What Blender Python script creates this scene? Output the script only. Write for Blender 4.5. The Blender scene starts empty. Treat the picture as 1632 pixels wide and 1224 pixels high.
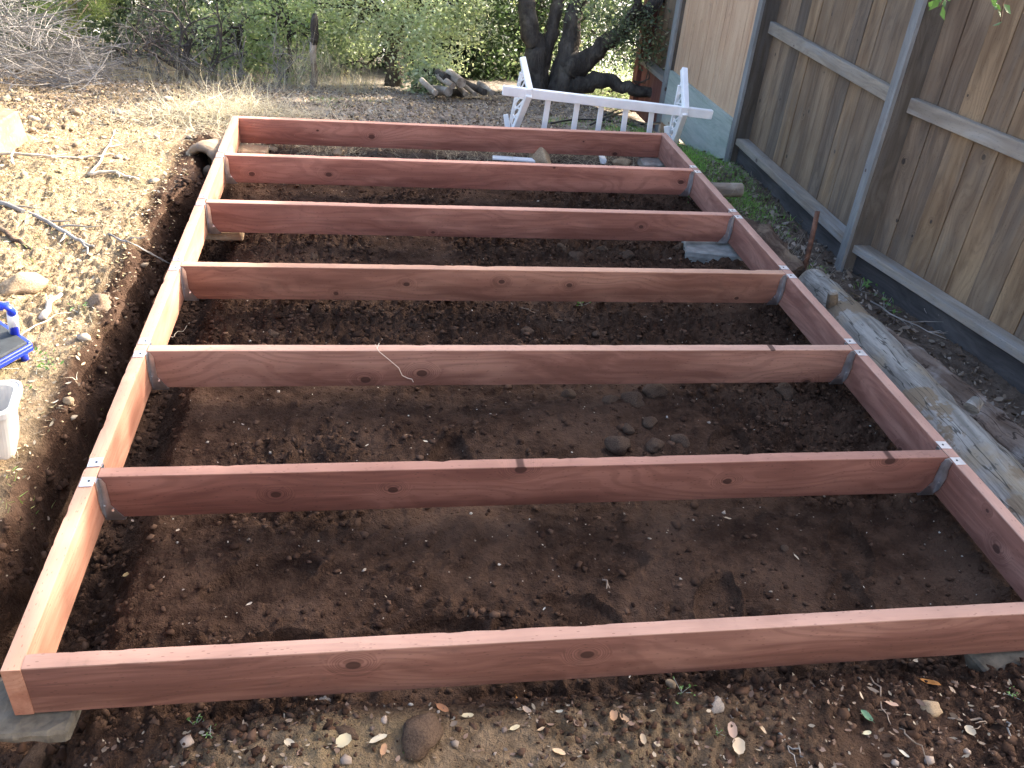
import bpy, bmesh, math, random
import numpy as np
from mathutils import Vector, Matrix, noise as mnoise
random.seed(7); rng = np.random.default_rng(7)
C = bpy.context.scene.collection
R = math.radians
sc = bpy.context.scene

# ------------------------------------------------------------------ camera
cd = bpy.data.cameras.new('camera'); cam = bpy.data.objects.new('camera', cd); C.objects.link(cam)
FPX = 1401.6
cd.sensor_width = 36; cd.lens = FPX / 1632 * 36; cd.clip_start = .02; cd.clip_end = 500
cam.location = (0.69900786, -1.28761563, 1.66459699)
cam.rotation_euler = (R(57.09902), R(-4.700505), R(-8.004022))
sc.camera = cam
# ------------------------------------------------------------------ world, sun, exposure
SUN_EL, SUN_AZ = 26.0, 27.0          # azimuth measured from +X towards +Y
sd = Vector((math.cos(R(SUN_EL)) * math.cos(R(SUN_AZ)), math.cos(R(SUN_EL)) * math.sin(R(SUN_AZ)), math.sin(R(SUN_EL))))
w = bpy.data.worlds.new('World'); sc.world = w; w.use_nodes = True
nt = w.node_tree; bg = nt.nodes['Background']
sky = nt.nodes.new('ShaderNodeTexSky'); sky.sky_type = 'NISHITA'; sky.sun_disc = False
sky.sun_elevation = R(SUN_EL); sky.sun_rotation = R(90 - SUN_AZ); sky.dust_density = 6.0; sky.air_density = .8; sky.ozone_density = .9
nt.links.new(sky.outputs[0], bg.inputs[0]); bg.inputs[1].default_value = .15
ld = bpy.data.lights.new('sun', 'SUN'); ld.energy = 3.2; ld.angle = R(1.0); ld.color = (1, .93, .82)
sun = bpy.data.objects.new('sun', ld); C.objects.link(sun)
sun.rotation_euler = sd.to_track_quat('Z', 'Y').to_euler()
sc.view_settings.view_transform = 'Standard'; sc.view_settings.look = 'None'
sc.view_settings.exposure = 2.55; sc.view_settings.gamma = 1

# ------------------------------------------------------------------ noise
_T = rng.permutation(256).astype(np.int64)
_V = rng.random(256)
def vn(x, y, s=0):
    x = np.asarray(x, float); y = np.asarray(y, float)
    xi = np.floor(x).astype(np.int64); yi = np.floor(y).astype(np.int64)
    fx = x - xi; fy = y - yi; fx = fx * fx * (3 - 2 * fx); fy = fy * fy * (3 - 2 * fy)
    def g(a, b): return _V[_T[(_T[(a + s * 17) & 255] + b + s * 31) & 255]]
    return (g(xi, yi) * (1 - fx) + g(xi + 1, yi) * fx) * (1 - fy) + (g(xi, yi + 1) * (1 - fx) + g(xi + 1, yi + 1) * fx) * fy
def fbm(x, y, o=4, s=0, gain=.5):
    t = 0; a = 1; n = 0
    for k in range(o):
        t = t + a * (vn(x * 2 ** k + 5.3 * k, y * 2 ** k + 9.1 * k, s + k) - .5); n += a; a *= gain
    return t / n * 2
def ss(a, b, x):
    t = np.clip((np.asarray(x, float) - a) / (b - a), 0, 1); return t * t * (3 - 2 * t)

# ------------------------------------------------------------------ terrain height
W = 2.4395; HB = .14; TB = .038
YJ = [0.0, .6128, 1.2447, 1.8662, 2.5011, 3.1231, 3.7364]
PRINTS = [(.52, .17, -15, .26), (.86, .20, 10, .25), (1.25, .27, -25, .2), (1.62, .26, 60, .24), (.42, .42, 20, .3), (2.0, .25, 70, .22),
          (.5, .86, 75, .26), (.95, .9, 80, .26), (1.9, .95, 60, .25), (.95, 1.5, 70, .25), (1.5, 1.55, 85, .25), (.6, 1.55, 95, .25), (2.0, 1.6, 60, .25),
          (1.4, 2.1, 80, .25), (.7, 2.1, 70, .25), (1.9, 2.75, 80, .25), (.9, 2.8, 90, .25), (.35, .12, 60, .22), (1.35, .45, 0, .25), (2.1, .45, 80, .24)]
def H(x, y, fine=True):
    x = np.asarray(x, float); y = np.asarray(y, float)
    wob = .05 * fbm(x * 3, y * 3, 3, 11) + .035 * fbm(x * 9, y * 9, 2, 12)
    # base: level round the frame, sinking towards the fence and away to the back
    base = -.02 - ss(2.3, 3.1, x) * .17
    fall = np.where(y > 4.2, np.minimum((y - 4.2) * .155, 1.3), 0)
    base = base - fall
    base = base + ss(13, 40, y) * 4.0
    base = base + .035 * fbm(x * .9, y * .9, 3, 3) * ss(3.9, 4.6, y) + .25 * fbm(x * .2, y * .2, 2, 5) * ss(8, 14, y)
    # left bank
    edge = -.19 + wob * 1.1 + .03 + .06 * ss(2.4, 3.0, y) - .5 * ss(.36, -.1, y)
    bank = ss(.01, -.05, x - edge) * .11 * ss(4.4, 3.2, y)
    tr = ss(-.01, .05, x - edge) * ss(.12, -.02, x) * ss(3.35, 2.9, y) * .19
    inside = ss(.0, .1, x) * ss(W + .05, W - .15, x) * ss(-.04, .02, y) * ss(3.9, 3.6, y) * .05
    # ledge in front of the front rim
    front = ss(.03, -.06, y)
    ledge = front * (.035 * ss(.10, .42, x + .5 * y + wob) * ss(-.0, -.12, y + wob * .5) - .05 * ss(.45, .1, x))
    h = base + bank - tr - inside + ledge
    if fine:
        near = ss(8, 5, y)
        soil = ss(-.25, -.1, x - .0) * ss(2.75, 2.6, x) * ss(3.9, 3.5, y)
        lum = fbm(x * 5, y * 5, 3, 21)
        mask = ss(-.25, .35, fbm(x * 2.3, y * 2.3, 3, 25))        # trampled flat or crumbly
        n1 = np.abs(fbm(x * 22, y * 22, 3, 31)); n2 = fbm(x * 70, y * 70, 2, 41)
        n3 = np.abs(fbm(x * 42 + 3, y * 42, 2, 47)); bk = ss(-.1, -.3, x)
        h = h + near * (.026 * lum + (.018 + .044 * mask) * (n1 - .2) * np.maximum(soil - .7 * ss(.04, -.06, y), .22) + (.008 + .022 * mask + .006 * bk) * (n3 - .25) + .004 * n2 * (.5 + mask + bk))
        for (px, py, a, L) in PRINTS:
            ca, sa = math.cos(R(a)), math.sin(R(a))
            u = (x - px) * ca + (y - py) * sa; v = -(x - px) * sa + (y - py) * ca
            wd = L * (.20 + .045 * np.cos(u / L * 5.0))
            d = np.sqrt((u / (L * .5)) ** 2 + (v / wd) ** 2)
            m = ss(1.08, .93, d)
            lip = np.exp(-((d - 1.13) / .08) ** 2) * .011
            tread = .0045 * np.sin(u * 330 + np.abs(v) * 60)
            h = h * (1 - m * .85) + m * .85 * (-.093 + tread) + lip
    return h
def h1(x, y, fine=True): return float(H(np.array([x]), np.array([y]), fine)[0])

_Rm = cam.rotation_euler.to_matrix()
def ray(u, v): return (_Rm @ Vector(((u - 816) / FPX, (612 - v) / FPX, -1))).normalized()
def at(u, v):
    """world point of the ground seen at photo pixel (u, v)"""
    d = ray(u, v); p = cam.location
    ts = np.arange(1.2, 25, .004)
    xs, ys, zs = p.x + d.x * ts, p.y + d.y * ts, p.z + d.z * ts
    k = int(np.argmax(zs < H(xs, ys, False)))
    return Vector((xs[k], ys[k], zs[k]))
def atz(u, v, z):
    d = ray(u, v); return cam.location + d * ((z - cam.location.z) / d.z)
def aty(u, v, y):
    d = ray(u, v); return cam.location + d * ((y - cam.location.y) / d.y)

# ------------------------------------------------------------------ node helper
class NT:
    def __init__(s, name):
        s.m = bpy.data.materials.new(name); s.m.use_nodes = True; s.t = s.m.node_tree
        s.b = s.t.nodes['Principled BSDF']; s.out = s.t.nodes['Material Output']
    def n(s, typ, ins=None, **kw):
        nd = s.t.nodes.new(typ)
        for k, v in kw.items(): setattr(nd, k, v)
        for k, v in (ins or {}).items():
            if isinstance(v, bpy.types.NodeSocket): s.t.links.new(v, nd.inputs[k])
            else: nd.inputs[k].default_value = v
        return nd
    def l(s, a, b): s.t.links.new(a, b)
    def math(s, op, a, b=0.0, c=None, clamp=False):
        i = {0: a, 1: b}
        if c is not None: i[2] = c
        nd = s.n('ShaderNodeMath', i, operation=op); nd.use_clamp = clamp; return nd.outputs[0]
    def mix(s, f, a, b, blend='MIX'):
        nd = s.n('ShaderNodeMix', data_type='RGBA', blend_type=blend)
        for k, v in ((0, f), (6, a), (7, b)):
            if isinstance(v, bpy.types.NodeSocket): s.l(v, nd.inputs[k])
            else: nd.inputs[k].default_value = (*v, 1) if isinstance(v, tuple) and len(v) == 3 else v
        return nd.outputs[2]
    def mr(s, v, a, b, c=0.0, d=1.0):
        return s.n('ShaderNodeMapRange', {0: v, 1: a, 2: b, 3: c, 4: d}, interpolation_type='SMOOTHSTEP').outputs[0]
    def noise(s, vec, sc_, det=4, rough=.55, dist=0):
        return s.n('ShaderNodeTexNoise', {'Vector': vec, 'Scale': sc_, 'Detail': det, 'Roughness': rough, 'Distortion': dist}).outputs[0]
    def mapv(s, vec, scale=(1, 1, 1), loc=(0, 0, 0)):
        return s.n('ShaderNodeMapping', {'Vector': vec, 'Scale': scale, 'Location': loc}).outputs[0]
    def bump(s, h, st=.5, d=.002, nrm=None):
        i = {'Height': h, 'Strength': st, 'Distance': d}
        if nrm is not None: i['Normal'] = nrm
        nd = s.n('ShaderNodeBump', i); return nd.outputs[0]
    def set(s, **kw):
        for k, v in kw.items():
            k = k.replace('_', ' ')
            if isinstance(v, bpy.types.NodeSocket): s.l(v, s.b.inputs[k])
            else: s.b.inputs[k].default_value = (*v, 1) if isinstance(v, tuple) and len(v) == 3 else v
        return s.m

def objvec(t):
    tc = t.n('ShaderNodeTexCoord'); oi = t.n('ShaderNodeObjectInfo')
    off = t.math('MULTIPLY', oi.outputs['Random'], 37.0)
    cmb = t.n('ShaderNodeCombineXYZ', {0: off, 1: off, 2: off})
    return t.n('ShaderNodeVectorMath', {0: tc.outputs['Object'], 1: cmb.outputs[0]}, operation='ADD').outputs[0], oi, tc

def wood_mat(name, c_dark, c_mid, c_light, knot=(.05, .02, .015), axis=0, attr=False, knots=.45, ks=4.2, rough=.8, grain=1.0, weather=0.0, wcol=(.3, .3, .3), edge=None):
    """stained or weathered timber; grain runs along object axis"""
    t = NT(name); vec, oi, tc = objvec(t)
    at_ = None
    if attr:
        at_ = t.n('ShaderNodeAttribute', attribute_name='Col')
        off = t.n('ShaderNodeVectorMath', {0: at_.outputs['Color'], 1: (40, 40, 40)}, operation='MULTIPLY').outputs[0]
        vec = t.n('ShaderNodeVectorMath', {0: vec, 1: off}, operation='ADD').outputs[0]
    sx = t.n('ShaderNodeSeparateXYZ', {0: vec}); along = sx.outputs[axis]; across = sx.outputs[2 if axis == 0 else 1] if axis != 1 else sx.outputs[2]
    kv = t.n('ShaderNodeCombineXYZ', {0: t.math('MULTIPLY', along, .72), 1: across})
    vor = t.n('ShaderNodeTexVoronoi', {'Vector': kv.outputs[0], 'Scale': ks, 'Randomness': 1.0}, voronoi_dimensions='2D')
    gate = t.n('ShaderNodeSeparateColor', {0: vor.outputs['Color']})
    on = t.math('GREATER_THAN', gate.outputs[0], 1 - knots)
    dist = vor.outputs['Distance']
    size = t.math('MULTIPLY_ADD', gate.outputs[1], .042, .022)
    kn = t.math('MULTIPLY', t.mr(t.math('DIVIDE', dist, size), 1.0, .75), on)
    halo = t.math('MULTIPLY', t.mr(t.math('DIVIDE', dist, size), 3.6, 1.0), on)
    # grain coordinate bent round the knots
    st = [9., 9., 9.]; st[axis] = .55
    warp = t.noise(t.mapv(vec, tuple(.9 if i == axis else 3.0 for i in range(3))), 1.6, 2)
    bend = t.math('ADD', t.math('MULTIPLY', halo, .55), t.math('MULTIPLY', warp, 1.3))
    cb = t.n('ShaderNodeCombineXYZ', {0: bend, 1: bend, 2: bend})
    gv = t.n('ShaderNodeVectorMath', {0: t.mapv(vec, tuple(st)), 1: cb.outputs[0]}, operation='ADD').outputs[0]
    g1 = t.noise(gv, 3.0, 3, .6); g2 = t.noise(t.mapv(vec, tuple(2.2 if i == axis else 130 for i in range(3))), 1.0, 3, .6)
    rings = t.n('ShaderNodeTexWave', {'Vector': gv, 'Scale': 2.3, 'Distortion': 5.0, 'Detail': 2.0}, wave_type='BANDS', bands_direction='DIAGONAL').outputs['Fac']
    big = t.noise(t.mapv(vec, tuple(1.3 if i == axis else 6 for i in range(3))), 1.4, 3)
    col = t.mix(t.mr(g1, .3, .7), c_dark, c_mid)
    col = t.mix(t.math('MULTIPLY', t.mr(big, .42, .68), .8), col, c_light)
    col = t.mix(t.math('MULTIPLY', t.mr(rings, .45, .95), .28 * grain), col, c_dark)
    col = t.mix(t.math('MULTIPLY', t.mr(g2, .52, .8), .35), col, tuple(c * .55 for c in c_mid))
    col = t.mix(t.math('MULTIPLY', t.mr(g2, .45, .2), .22), col, tuple(min(1, c * 1.5) for c in c_light))
    col = t.mix(t.math('MULTIPLY', t.math('MULTIPLY', halo, t.mr(rings, .2, .8)), .45), col, tuple(c * .45 for c in c_mid))
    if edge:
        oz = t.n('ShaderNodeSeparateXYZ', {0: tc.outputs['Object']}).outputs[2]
        pale_lit_top = t.math('MULTIPLY', t.mr(oz, HB - .0045, HB - .0012), t.math('MULTIPLY_ADD', t.noise(vec, 6, 3), .6, .35))  # planed top edge; its extra paleness stands in for open sky light
        col = t.mix(t.math('MULTIPLY', pale_lit_top, .75), col, edge)
    col = t.mix(t.math('MULTIPLY', kn, .85), col, knot)
    gr = t.noise(vec, 11, 5, .7)
    col = t.mix(t.math('MULTIPLY', t.mr(gr, .58, .75), .3), col, (.10, .07, .055))
    fine = t.noise(t.mapv(vec, tuple(14 if i == axis else 420 for i in range(3))), 1.0, 3, .7)
    col = t.mix(t.math('MULTIPLY', t.mr(fine, .55, .75), .22), col, tuple(c * .4 for c in c_mid))
    if weather:
        wn = t.noise(t.mapv(vec, tuple(1.5 if i == axis else 14 for i in range(3))), 1.5, 4)
        wl = t.noise(vec, 1.7, 3)
        col = t.mix(t.math('MULTIPLY', t.math('MULTIPLY', t.mr(wn, .4, .65), t.mr(wl, .35, .65)), weather), col, wcol)
    # saw dots
    dots = t.n('ShaderNodeTexVoronoi', {'Vector': t.mapv(vec, tuple(38 if i == axis else 110 for i in range(3))), 'Scale': 1.0}).outputs['Distance']
    col = t.mix(t.math('MULTIPLY', t.mr(dots, .2, .1), .4), col, tuple(c * .4 for c in c_dark))
    if attr:
        v = t.n('ShaderNodeHueSaturation', {'Color': col, 'Saturation': t.mr(at_.outputs['Fac'], 0, 1, .7, 1.05),
                 'Value': t.math('MULTIPLY_ADD', at_.outputs['Fac'], .75, .62)})
        col = v.outputs[0]
    else:
        v = t.n('ShaderNodeHueSaturation', {'Color': col, 'Value': t.math('MULTIPLY_ADD', oi.outputs['Random'], .1, .95)})
        col = t.mix(1.0, v.outputs[0], oi.outputs['Color'], 'MULTIPLY')
    hgt = t.math('ADD', t.math('MULTIPLY', g2, .6), t.math('MULTIPLY', rings, .35))
    hgt = t.math('SUBTRACT', hgt, t.math('MULTIPLY', kn, .5))
    return t.set(Base_Color=col, Roughness=rough, Normal=t.bump(hgt, .45, .0016), Specular_IOR_Level=.25)

# ------------------------------------------------------------------ materials
M = {}
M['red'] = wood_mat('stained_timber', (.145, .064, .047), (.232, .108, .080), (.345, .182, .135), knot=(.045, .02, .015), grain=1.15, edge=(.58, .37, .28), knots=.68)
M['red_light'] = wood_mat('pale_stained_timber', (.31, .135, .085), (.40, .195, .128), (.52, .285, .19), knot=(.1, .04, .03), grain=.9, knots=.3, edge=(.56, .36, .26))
M['fence'] = wood_mat('weathered_boards', (.115, .075, .045), (.19, .130, .078), (.27, .19, .115), knot=(.03, .025, .022), axis=2, attr=True, knots=.3, ks=5.0, weather=.4, wcol=(.14, .125, .105))
M['rail'] = wood_mat('weathered_rail', (.20, .17, .135), (.29, .25, .20), (.38, .33, .26), axis=1, weather=.7, wcol=(.30, .31, .31), knots=.25)
M['post'] = wood_mat('grey_post', (.06, .05, .04), (.105, .088, .068), (.16, .14, .115), axis=2, weather=.5, wcol=(.12, .12, .115), knots=.2)
M['post_lit'] = wood_mat('skylit_post_face', (.15, .155, .15), (.22, .225, .22), (.30, .305, .30), axis=2, weather=.5, wcol=(.2, .21, .21), knots=.2)  # lit copy of the post wood; sky light put into its colour
M['kick'] = wood_mat('dark_kickboard', (.045, .043, .043), (.075, .07, .068), (.12, .115, .11), axis=1, weather=.5, wcol=(.11, .115, .12), knots=.2)
M['tan'] = wood_mat('tan_boards', (.46, .275, .15), (.55, .345, .195), (.60, .40, .235), axis=2, attr=True, knots=.12, grain=.6)
M['green_kick'] = wood_mat('pale_green_board', (.28, .33, .29), (.38, .43, .38), (.47, .50, .45), axis=1, knots=.2, weather=.5, wcol=(.45, .45, .42))
M['red_post'] = wood_mat('reddish_post', (.13, .05, .04), (.20, .08, .06), (.26, .12, .09), axis=2, knots=.2)

def simple(name, col, rough=.6, metal=0, bs=0, bd=.001, var=.0, scale=20, spec=.5):
    t = NT(name); vec, oi, tc = objvec(t)
    nz = t.noise(vec, scale, 4)
    c = t.mix(t.mr(nz, .3, .7), tuple(x * (1 - var) for x in col), tuple(min(1, x * (1 + var)) for x in col))
    kw = dict(Base_Color=c, Roughness=rough, Metallic=metal, Specular_IOR_Level=spec)
    if bs: kw['Normal'] = t.bump(t.noise(vec, scale * 4, 5), bs, bd)
    return t.set(**kw)
M['galv'] = simple('galvanised_steel', (.66, .68, .71), .38, 1, .25, .0006, .18, 30)
M['tab'] = simple('bright_zinc_tab', (.80, .81, .82), .38, .75, .2, .0005, .12, 40)
M['nail'] = simple('nail_head', (.7, .7, .7), .3, 1)
M['hole'] = simple('dark_nail_hole', (.03, .03, .03), .7)
M['white'] = simple('white_painted_wood', (.86, .87, .87), .5, 0, .3, .001, .05, 12)
M['blue'] = simple('blue_enamel', (.02, .05, .62), .3, 0, 0, 0, .1, 5)
M['foam'] = simple('dark_grey_foam', (.04, .046, .05), .8, 0, .3, .001, .2, 30)
M['plastic'] = simple('white_plastic', (.62, .60, .56), .45, 0, .2, .002, .10, 9)
M['hose'] = simple('black_hose', (.012, .013, .014), .4)
M['rust'] = simple('rusty_bark', (.13, .06, .035), .9, 0, .8, .003, .4, 40)
M['concrete'] = simple('mossy_concrete', (.125, .105, .075), .9, 0, .8, .004, .35, 22)
M['concrete_pale'] = simple('pale_concrete', (.26, .26, .235), .9, 0, .6, .003, .25, 18)
M['string'] = simple('pale_twine', (.70, .60, .48), .8)

def rock_mat(name, a, b, c):
    t = NT(name); vec, oi, tc = objvec(t)
    n1 = t.noise(vec, 9, 5); n2 = t.noise(vec, 55, 4)
    col = t.mix(t.mr(n1, .35, .65), a, b); col = t.mix(t.math('MULTIPLY', t.mr(n2, .5, .75), .6), col, c)
    return t.set(Base_Color=col, Roughness=.9, Normal=t.bump(t.math('ADD', n1, t.math('MULTIPLY', n2, .4)), .7, .006), Specular_IOR_Level=.2)
M['rock_brown'] = rock_mat('soil_covered_rock', (.055, .034, .022), (.095, .062, .042), (.15, .105, .07))
M['rock_tan'] = rock_mat('tan_rock', (.30, .21, .13), (.42, .31, .19), (.55, .45, .31))
M['rock_soil'] = rock_mat('earthy_rock', (.17, .11, .07), (.27, .19, .125), (.36, .28, .2))
M['rock_grey'] = rock_mat('grey_rock', (.20, .17, .145), (.30, .26, .22), (.42, .38, .33))

# bark and bare weathered logs, both with streaks along local X (length)
def bark(name, a, b, c, st=(3, 26, 26), bd=.012, patch=None):
    t = NT(name); vec, oi, tc = objvec(t)
    n1 = t.noise(t.mapv(vec, st), 1.0, 5, .65); n2 = t.noise(vec, 7, 4); n3 = t.noise(t.mapv(vec, tuple(s * 4 for s in st)), 1.0, 4)
    col = t.mix(t.mr(n1, .38, .62), a, b); col = t.mix(t.mr(n2, .48, .68), col, c); col = t.mix(t.math('MULTIPLY', t.mr(n3, .52, .75), .5), col, tuple(x * .4 for x in a))
    if patch:
        col = t.mix(t.mr(t.noise(vec, 5.5, 5, .65), .56, .62), col, patch)
        ck = t.math('ABSOLUTE', t.math('SUBTRACT', t.noise(t.mapv(vec, (1.1, 15, 15)), 1.0, 3), .5))
        col = t.mix(t.math('MULTIPLY', t.mr(ck, .012, .003), .8), col, tuple(x * .25 for x in a)); spn = t.noise(vec, 38, 3)
        col = t.mix(t.math('MULTIPLY', t.mr(spn, .62, .72), .6), col, tuple(x * .4 for x in a))
    return t.set(Base_Color=col, Roughness=.92, Normal=t.bump(t.math('ADD', n1, t.math('MULTIPLY', n3, .5)), .8, bd), Specular_IOR_Level=.15)
M['silver'] = bark('silver_bare_log', (.16, .15, .13), (.32, .305, .27), (.27, .225, .16), (2.5, 26, 26), .008, (.20, .155, .105))
M['oldlog'] = bark('flaking_brown_log', (.10, .07, .052), (.19, .145, .115), (.30, .27, .24), (3, 20, 20), .014, (.035, .022, .016))
M['rotten'] = bark('rotten_log', (.07, .045, .032), (.15, .105, .075), (.24, .18, .125), (4, 40, 40), .014)
M['oakbark'] = bark('dark_oak_bark', (.045, .038, .032), (.085, .073, .062), (.13, .115, .095), (14, 14, 4), .03)
M['greytwig'] = simple('grey_twigs', (.28, .255, .225), .9, 0, 0, 0, .35, 8)
M['darktwig'] = simple('dark_twigs', (.085, .07, .06), .9, 0, 0, 0, .35, 8)
M['stick'] = simple('dry_stick', (.22, .165, .12), .9, 0, .4, .002, .35, 20)
M['palestick'] = simple('pale_stick', (.52, .44, .33), .9, 0, .4, .002, .3, 20)
M['cutwood'] = simple('cut_wood_end', (.48, .36, .23), .9, 0, .5, .004, .25, 25)
M['firewood'] = bark('split_firewood', (.2, .16, .12), (.36, .30, .235), (.48, .42, .34), (4, 22, 22), .008)
M['hollow'] = bark('tan_hollow_stump', (.25, .18, .115), (.38, .285, .19), (.20, .16, .125), (4, 18, 18), .008)

def attr_mat(name, rough=.8, trans=0.0, spec=.2, bump=0):
    t = NT(name); a = t.n('ShaderNodeAttribute', attribute_name='Col')
    t.set(Base_Color=a.outputs['Color'], Roughness=rough, Specular_IOR_Level=spec)
    if bump:
        tc = t.n('ShaderNodeTexCoord'); t.l(t.bump(t.noise(tc.outputs['Object'], 160, 4), bump, .002), t.b.inputs['Normal'])
    if trans:
        tr = t.n('ShaderNodeBsdfTranslucent', {'Color': t.mix(1.0, a.outputs['Color'], (.95, 1.0, .72), 'MULTIPLY')})
        mx = t.n('ShaderNodeMixShader', {0: trans, 1: t.b.outputs[0], 2: tr.outputs[0]})
        t.l(mx.outputs[0], t.out.inputs['Surface'])
    return t.m
M['leaf'] = attr_mat('tree_leaves', .45, .5, .45)
M['litter'] = attr_mat('dry_leaves', .8, .15)
M['grass'] = attr_mat('grass_blades', .7, .3)
M['clod'] = attr_mat('soil_crumbs', .95, 0, .1, .6)

def ground_mat():
    t = NT('bare_soil'); tc = t.n('ShaderNodeTexCoord'); v = tc.outputs['Object']
    z = t.n('ShaderNodeAttribute', attribute_name='Zone'); s = t.n('ShaderNodeSeparateColor', {0: z.outputs['Color']})
    n1 = t.noise(v, 2.2, 5, .6); n2 = t.noise(v, 17, 5, .65); n3 = t.noise(v, 90, 4, .6); n4 = t.noise(v, 300, 2)
    dark = t.mix(t.mr(n2, .35, .7), (.030, .0155, .0095), (.074, .042, .0265))
    dark = t.mix(t.math('MULTIPLY', t.mr(n1, .45, .7), .8), dark, (.108, .064, .042))
    dark = t.mix(t.math('MULTIPLY', t.mr(n3, .55, .8), .4), dark, (.13, .085, .055))
    dry = t.mix(t.mr(n2, .35, .65), (.25, .175, .10), (.40, .30, .185)); dry = t.mix(t.math('MULTIPLY', t.mr(n1, .5, .7), .55), dry, (.29, .26, .13))
    dry = t.mix(t.math('MULTIPLY', t.mr(n3, .5, .7), .6), dry, (.45, .34, .21))
    col = t.mix(s.outputs[0], dark, dry)
    grey = t.mix(t.mr(n2, .35, .65), (.17, .14, .11), (.31, .265, .215)); grey = t.mix(t.math('MULTIPLY', t.mr(n3, .5, .7), .6), grey, (.36, .31, .25))
    col = t.mix(s.outputs[1], col, grey)
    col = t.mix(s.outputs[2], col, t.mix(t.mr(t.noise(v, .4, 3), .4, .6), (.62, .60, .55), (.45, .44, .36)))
    sp = t.n('ShaderNodeTexVoronoi', {'Vector': v, 'Scale': 45.0}); g = t.n('ShaderNodeSeparateColor', {0: sp.outputs['Color']})
    spk = t.math('MULTIPLY', t.mr(sp.outputs['Distance'], .13, .06), t.math('GREATER_THAN', g.outputs[0], .93))
    col = t.mix(t.math('MULTIPLY', spk, .8), col, (.5, .42, .33))
    hgt = t.math('ADD', t.math('MULTIPLY', n3, .7), t.math('ADD', t.math('MULTIPLY', n4, .25), n2))
    return t.set(Base_Color=col, Roughness=.96, Specular_IOR_Level=.12, Normal=t.bump(hgt, 1.0, .02))
M['ground'] = ground_mat()

# ------------------------------------------------------------------ object helpers
def tag(o, label=None, cat=None, group=None, kind=None):
    if label: o['label'] = label
    if cat: o['category'] = cat
    if group: o['group'] = group
    if kind: o['kind'] = kind
    return o
def empty(name, loc=(0, 0, 0), rz=0):
    o = bpy.data.objects.new(name, None); C.objects.link(o); o.location = loc; o.rotation_euler = (0, 0, rz); o.empty_display_size = .05
    return o
def link(name, me, mat=None, parent=None, smooth=False):
    o = bpy.data.objects.new(name, me); C.objects.link(o)
    if mat: me.materials.append(mat)
    if parent: o.parent = parent
    if smooth: me.shade_smooth()
    return o
def np_mesh(name, V, F, col=None, attr='Col'):
    V = np.asarray(V, np.float32); F = np.asarray(F, np.int32); k = F.shape[1]
    me = bpy.data.meshes.new(name); me.vertices.add(len(V)); me.vertices.foreach_set('co', V.ravel())
    me.loops.add(F.size); me.loops.foreach_set('vertex_index', F.ravel())
    me.polygons.add(len(F)); me.polygons.foreach_set('loop_start', np.arange(0, F.size, k, dtype=np.int32))
    me.update(calc_edges=True)
    if col is not None:
        a = me.color_attributes.new(attr, 'FLOAT_COLOR', 'POINT')
        c = np.ones((len(V), 4), np.float32); c[:, :3] = col; a.data.foreach_set('color', c.ravel())
    return me
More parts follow.
